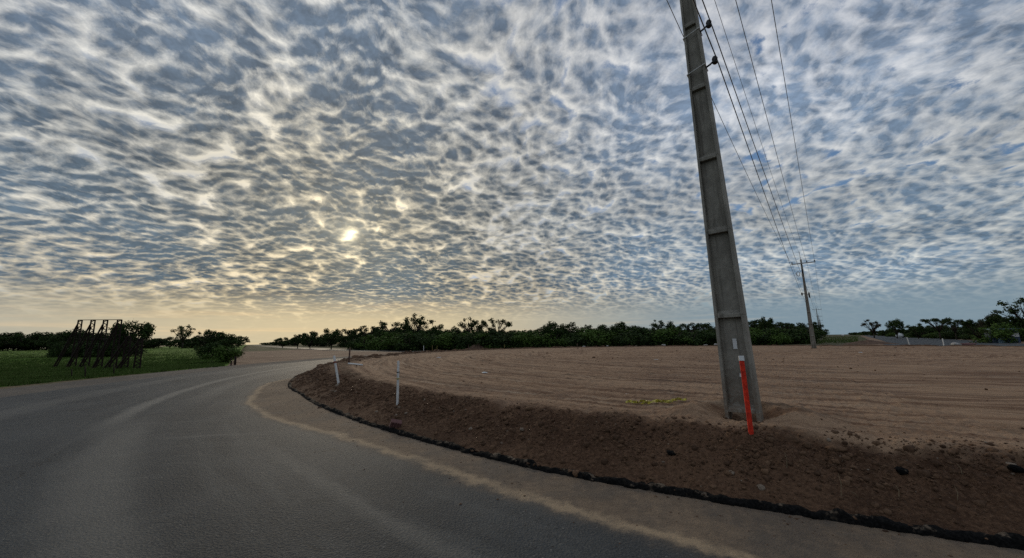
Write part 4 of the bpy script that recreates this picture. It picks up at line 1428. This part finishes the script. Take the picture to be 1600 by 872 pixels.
for px, py, dep, r in ((659, 551, 52, 0.30), (697, 549, 56, 0.20), (709, 548, 57, 0.36), (727, 548, 57, 0.42), (748, 548, 58, 0.22), (776, 546, 60, 0.30), (811, 545, 61, 0.34), (836, 544, 61, 0.22), (847, 544, 61, 0.24), (874, 544, 61, 0.30),
                       (912, 543, 61, 0.34), (949, 543, 61, 0.26), (1037, 541, 60, 0.40), (1103, 541, 60, 0.30), (1118, 541, 59, 0.42), (1150, 540, 58, 0.25)):
    p = rimpoint(px, py, dep)
    rk_ = math.hypot(p.x - CX, p.y - CY); dg_ = math.degrees(math.atan2(p.y - CY, p.x - CX)); R__ = float(kerb_r(dg_)) - 0.9
    p.x = CX + R__ * math.cos(math.radians(dg_)); p.y = CY + R__ * math.sin(math.radians(dg_))
    q = at_depth(px, py, p.y); p.x = q.x; p.z = float(island_z(p.x, p.y)) + r * 0.3
    lump('rubble_lump', p, r * 0.8, m_stone, 'pale lump of rubble on the dark far rim of the dirt island', 'rubble', 'rubble lumps along the far rim', (1.2, 1, 0.8))
p = rimpoint(1495, 541, 45); p.z += 0.15
lump('rubble_lump', p, 0.45, m_stone, 'pale rubble lump by the white stake on the far right rim', 'rubble', None, (1.3, 1, 0.7))
p = rimpoint(1513, 539, 47); p.z += 0.1
lump('earth_lump', p, 0.5, m_brick, 'reddish low heap right of the pale lump on the far right rim', 'earth heap', None, (1.9, 1, 0.45))


def heap(px, py_top, py_foot, dep, half_px, label):
    c = at_depth(px, py_foot, dep); tp = at_depth(px, py_top, dep)
    rad = half_px / F * dep; h = tp.z + 0.05
    n, rr_ = 48, 22
    V = []
    for i in range(rr_):
        u_ = i / (rr_ - 1)
        for k_ in range(n):
            a = 2 * PI * k_ / n
            R__ = rad * u_ * (1 + 0.12 * pn(math.cos(a) * 1.5 + px, math.sin(a) * 1.5))
            x, y = c.x + R__ * math.cos(a), c.y + R__ * math.sin(a) * 0.8
            V.append((x, y, -0.05 + h * (1 - u_) ** 1.15 * (1 + 0.3 * pn(x * 1.3, y * 1.3)) + 0.10 * fbm(x * 2, y * 2, 3) * (1 - u_)))
    o = mesh_np('earth_heap', np.array(V), grid_faces(rr_, n, True), m_heap, smooth=False)
    tag(o, label, 'earth heap')


heap(746, 536.5, 548, 68, 24, 'conical dark heap of earth in front of the treeline')
heap(1358, 531, 542, 62, 40, 'long low dark heap of earth where the side road meets the island')
for px, py, r, lab in ((686, 559, 0.16, 'pale flake of paper on the dirt near the far left rim'), (1025, 562, 0.13, 'pale crumpled scrap on the dirt left of the big pole, farther out than the tape'), (1345, 551, 0.13, 'white scrap on the dirt right of the second pole'), (980, 616, 0.035, 'tiny white scrap on the dirt just beyond the yellow tape'), (757, 583, 0.12, 'pale clod on the curving wheel tracks')):
    p = surf(px, py); p.z += r * 0.12
    lump('litter_scrap', p, r, m_paper, lab, 'litter', None, (1.3, 0.8, 0.28), 1)
p = surf(555, 571)
mb = MB(); mb.tube([(-0.40, 0.1, 0.09), (0.0, 0, 0.06), (0.42, -0.12, 0.02)], 0.045, 7)
o = mb.build('pale_pipe', m_white, smooth=True); o.location = p
tag(o, 'pale length of pipe lying on the clods beside the rusty rod', 'pipe')
p = surf(617, 668)
o = thing('brick_block', (p.x, p.y, p.z + 0.03), 'reddish grooved brick tipped against the black kerb', 'brick', rz=0.5)
o.rotation_euler = (0.5, 0.25, 0.4)
mb = MB(); mb.box(-0.10, 0.10, -0.05, 0.05, -0.09, 0.11)
for k_ in range(4): mb.box(-0.085 + k_ * 0.048, -0.06 + k_ * 0.048, -0.06, -0.049, -0.085, 0.105)
mb.build('brick', m_brick, o, bevel=0.006)
for px, py, r, lab in ((828, 640, 0.065, 'dark clod on the crest of the bank left of the tape'), (1052, 708, 0.05, 'black lump of asphalt stuck in the bank left of the red stake'), (1410, 737, 0.04, 'black lump of asphalt in the bank right of the red stake'), (1590, 735, 0.065, 'black lump of asphalt in the bank at the right border'), (1305, 700, 0.085, 'brown boulder-like clod on the crest of the bank right of the red stake')):
    p = surf(px, py); p.z += r * 0.2
    lump('asphalt_lump' if 'asphalt' in lab else 'earth_clod', p, r, m_tar if 'asphalt' in lab else m_clod, lab, 'lump', None, (1.2, 1, 0.9), 2, 0.34)
for px, py, dx_, dz_, lab in ((1314, 775, 2, 0.20, 'upright dry straw standing in the bank below the brown boulder-like clod'), (1342, 778, 0, 0.10, 'short dry straw lying in the bank left of a longer one'), (1404, 776, -1, 0.10, 'short dry straw under the black lump in the bank'), (1229, 730, 0, 0.16, 'dry straw standing in the bank just right of the red stake'), (1495, 780, 1, 0.11, 'short dry straw in the bank toward the right border'), (1503, 740, -8, 0.09, 'slanting dry straw high on the bank near the right border')):
    p = surf(px, py)
    lean = Vector((dx_ * 0.004, 0.0, dz_)) if px != 1342 else Vector((-0.09, -0.02, 0.06))
    mb = MB(); mb.tube([p - Vector((0, 0, 0.02)), p + lean * 0.55 + Vector((0.006, -0.01, 0)), p + lean], [0.0028, 0.0025, 0.0015], 5)
    tag(mb.build('dry_straw', m_straw), lab, 'straw', 'dry straws in the bank')

# ------------------------------------------------------------------ vehicles and the blue shed, far right
def wheel(parent, x, y, r):
    mb = MB(); n = 16; o = []
    mb.tube([(x, y - 0.1, r), (x, y + 0.1, r)], r, n)
    w_ = mb.build('wheel', m_tyre, parent, smooth=False)
    mb = MB(); mb.tube([(x, y - 0.105, r), (x, y + 0.105, r)], r * 0.55, 12)
    mb.build('rim', m_steel, w_)


def extrude_profile(mb, prof, y0, y1):
    n = len(prof); o = len(mb.v)
    mb.v += [(x, y0, z) for x, z in prof] + [(x, y1, z) for x, z in prof]
    mb.f.append(tuple(o + i for i in range(n))); mb.f.append(tuple(o + n + i for i in range(n))[::-1])
    for i in range(n):
        j = (i + 1) % n
        mb.f.append((o + i, o + n + i, o + n + j, o + j))


def pickup(loc, rz, label, name='pickup_truck', cat='pickup', bed=True):
    o = thing(name, loc, label, cat, rz=rz)
    mb = MB()
    extrude_profile(mb, [(-2.5, 0.45), (2.45, 0.45), (2.55, 0.8), (2.45, 1.05), (1.2, 1.12), (-2.5, 1.12)], -0.9, 0.9)
    mb.build('body', m_car, o, bevel=0.05)
    mb = MB()
    extrude_profile(mb, [(1.15, 1.122), (0.55, 1.78), (-0.75, 1.80), (-0.95, 1.122)] if bed else [(1.15, 1.122), (0.55, 1.70), (-1.7, 1.70), (-2.35, 1.122)], -0.80, 0.80)
    mb.build('cab', m_car, o, bevel=0.05)
    mb = MB()
    mb.hexa([(0.62, -0.72, 1.73), (1.12, -0.72, 1.17), (1.12, 0.72, 1.17), (0.62, 0.72, 1.73), (0.64, -0.72, 1.75), (1.14, -0.72, 1.19), (1.14, 0.72, 1.19), (0.64, 0.72, 1.75)])
    mb.build('windscreen', m_glass, o)
    for sg in (-1, 1):
        mb = MB(); extrude_profile(mb, [(0.90, 1.20), (0.50, 1.68), (-0.65, 1.68), (-0.80, 1.20)], sg * 0.803, sg * 0.812)
        mb.build('side_window', m_glass, o)
    for x in (-1.6, 1.65):
        for y in (-0.82, 0.82): wheel(o, x, y, 0.37)
    for y in (-0.7, 0.7):
        mb = MB(); mb.box(2.50, 2.56, y - 0.16, y + 0.16, 0.78, 0.94); mb.build('headlight', m_paper, o)
    return o


q = at_depth(1402, 527, 138)
pickup((q.x + 1.0, q.y, 0.02), math.radians(40), 'white pickup standing on the side road under the round-headed tree')
q = at_depth(1317, 524, 330)
pickup((q.x, q.y, 0.02), math.radians(49), 'tiny white car far down the side road', 'parked_car', 'car', False)
q = at_depth(1589, 530, 53)
sh = thing('shed', (q.x + 0.6, q.y + 2.0, -0.03), 'small blue and white shed half hidden in the trees at the right border', 'shed', rz=math.radians(-30))
mb = MB(); mb.box(-1.3, 1.3, -0.9, 0.9, 0, 2.0); mb.build('wall', m_navy, sh)
mb = MB(); mb.box(-1.5, 1.5, -1.1, 1.1, 2.005, 2.1); mb.build('roof', m_bluew, sh, bevel=0.01)
mb = MB(); mb.box(-0.9, -0.2, -1.04, -1.003, 0.02, 1.6); mb.build('door', m_bluew, sh)
mb = MB(); mb.box(0.5, 1.2, -1.04, -1.003, 0.9, 1.5); mb.build('window', m_paper, sh)
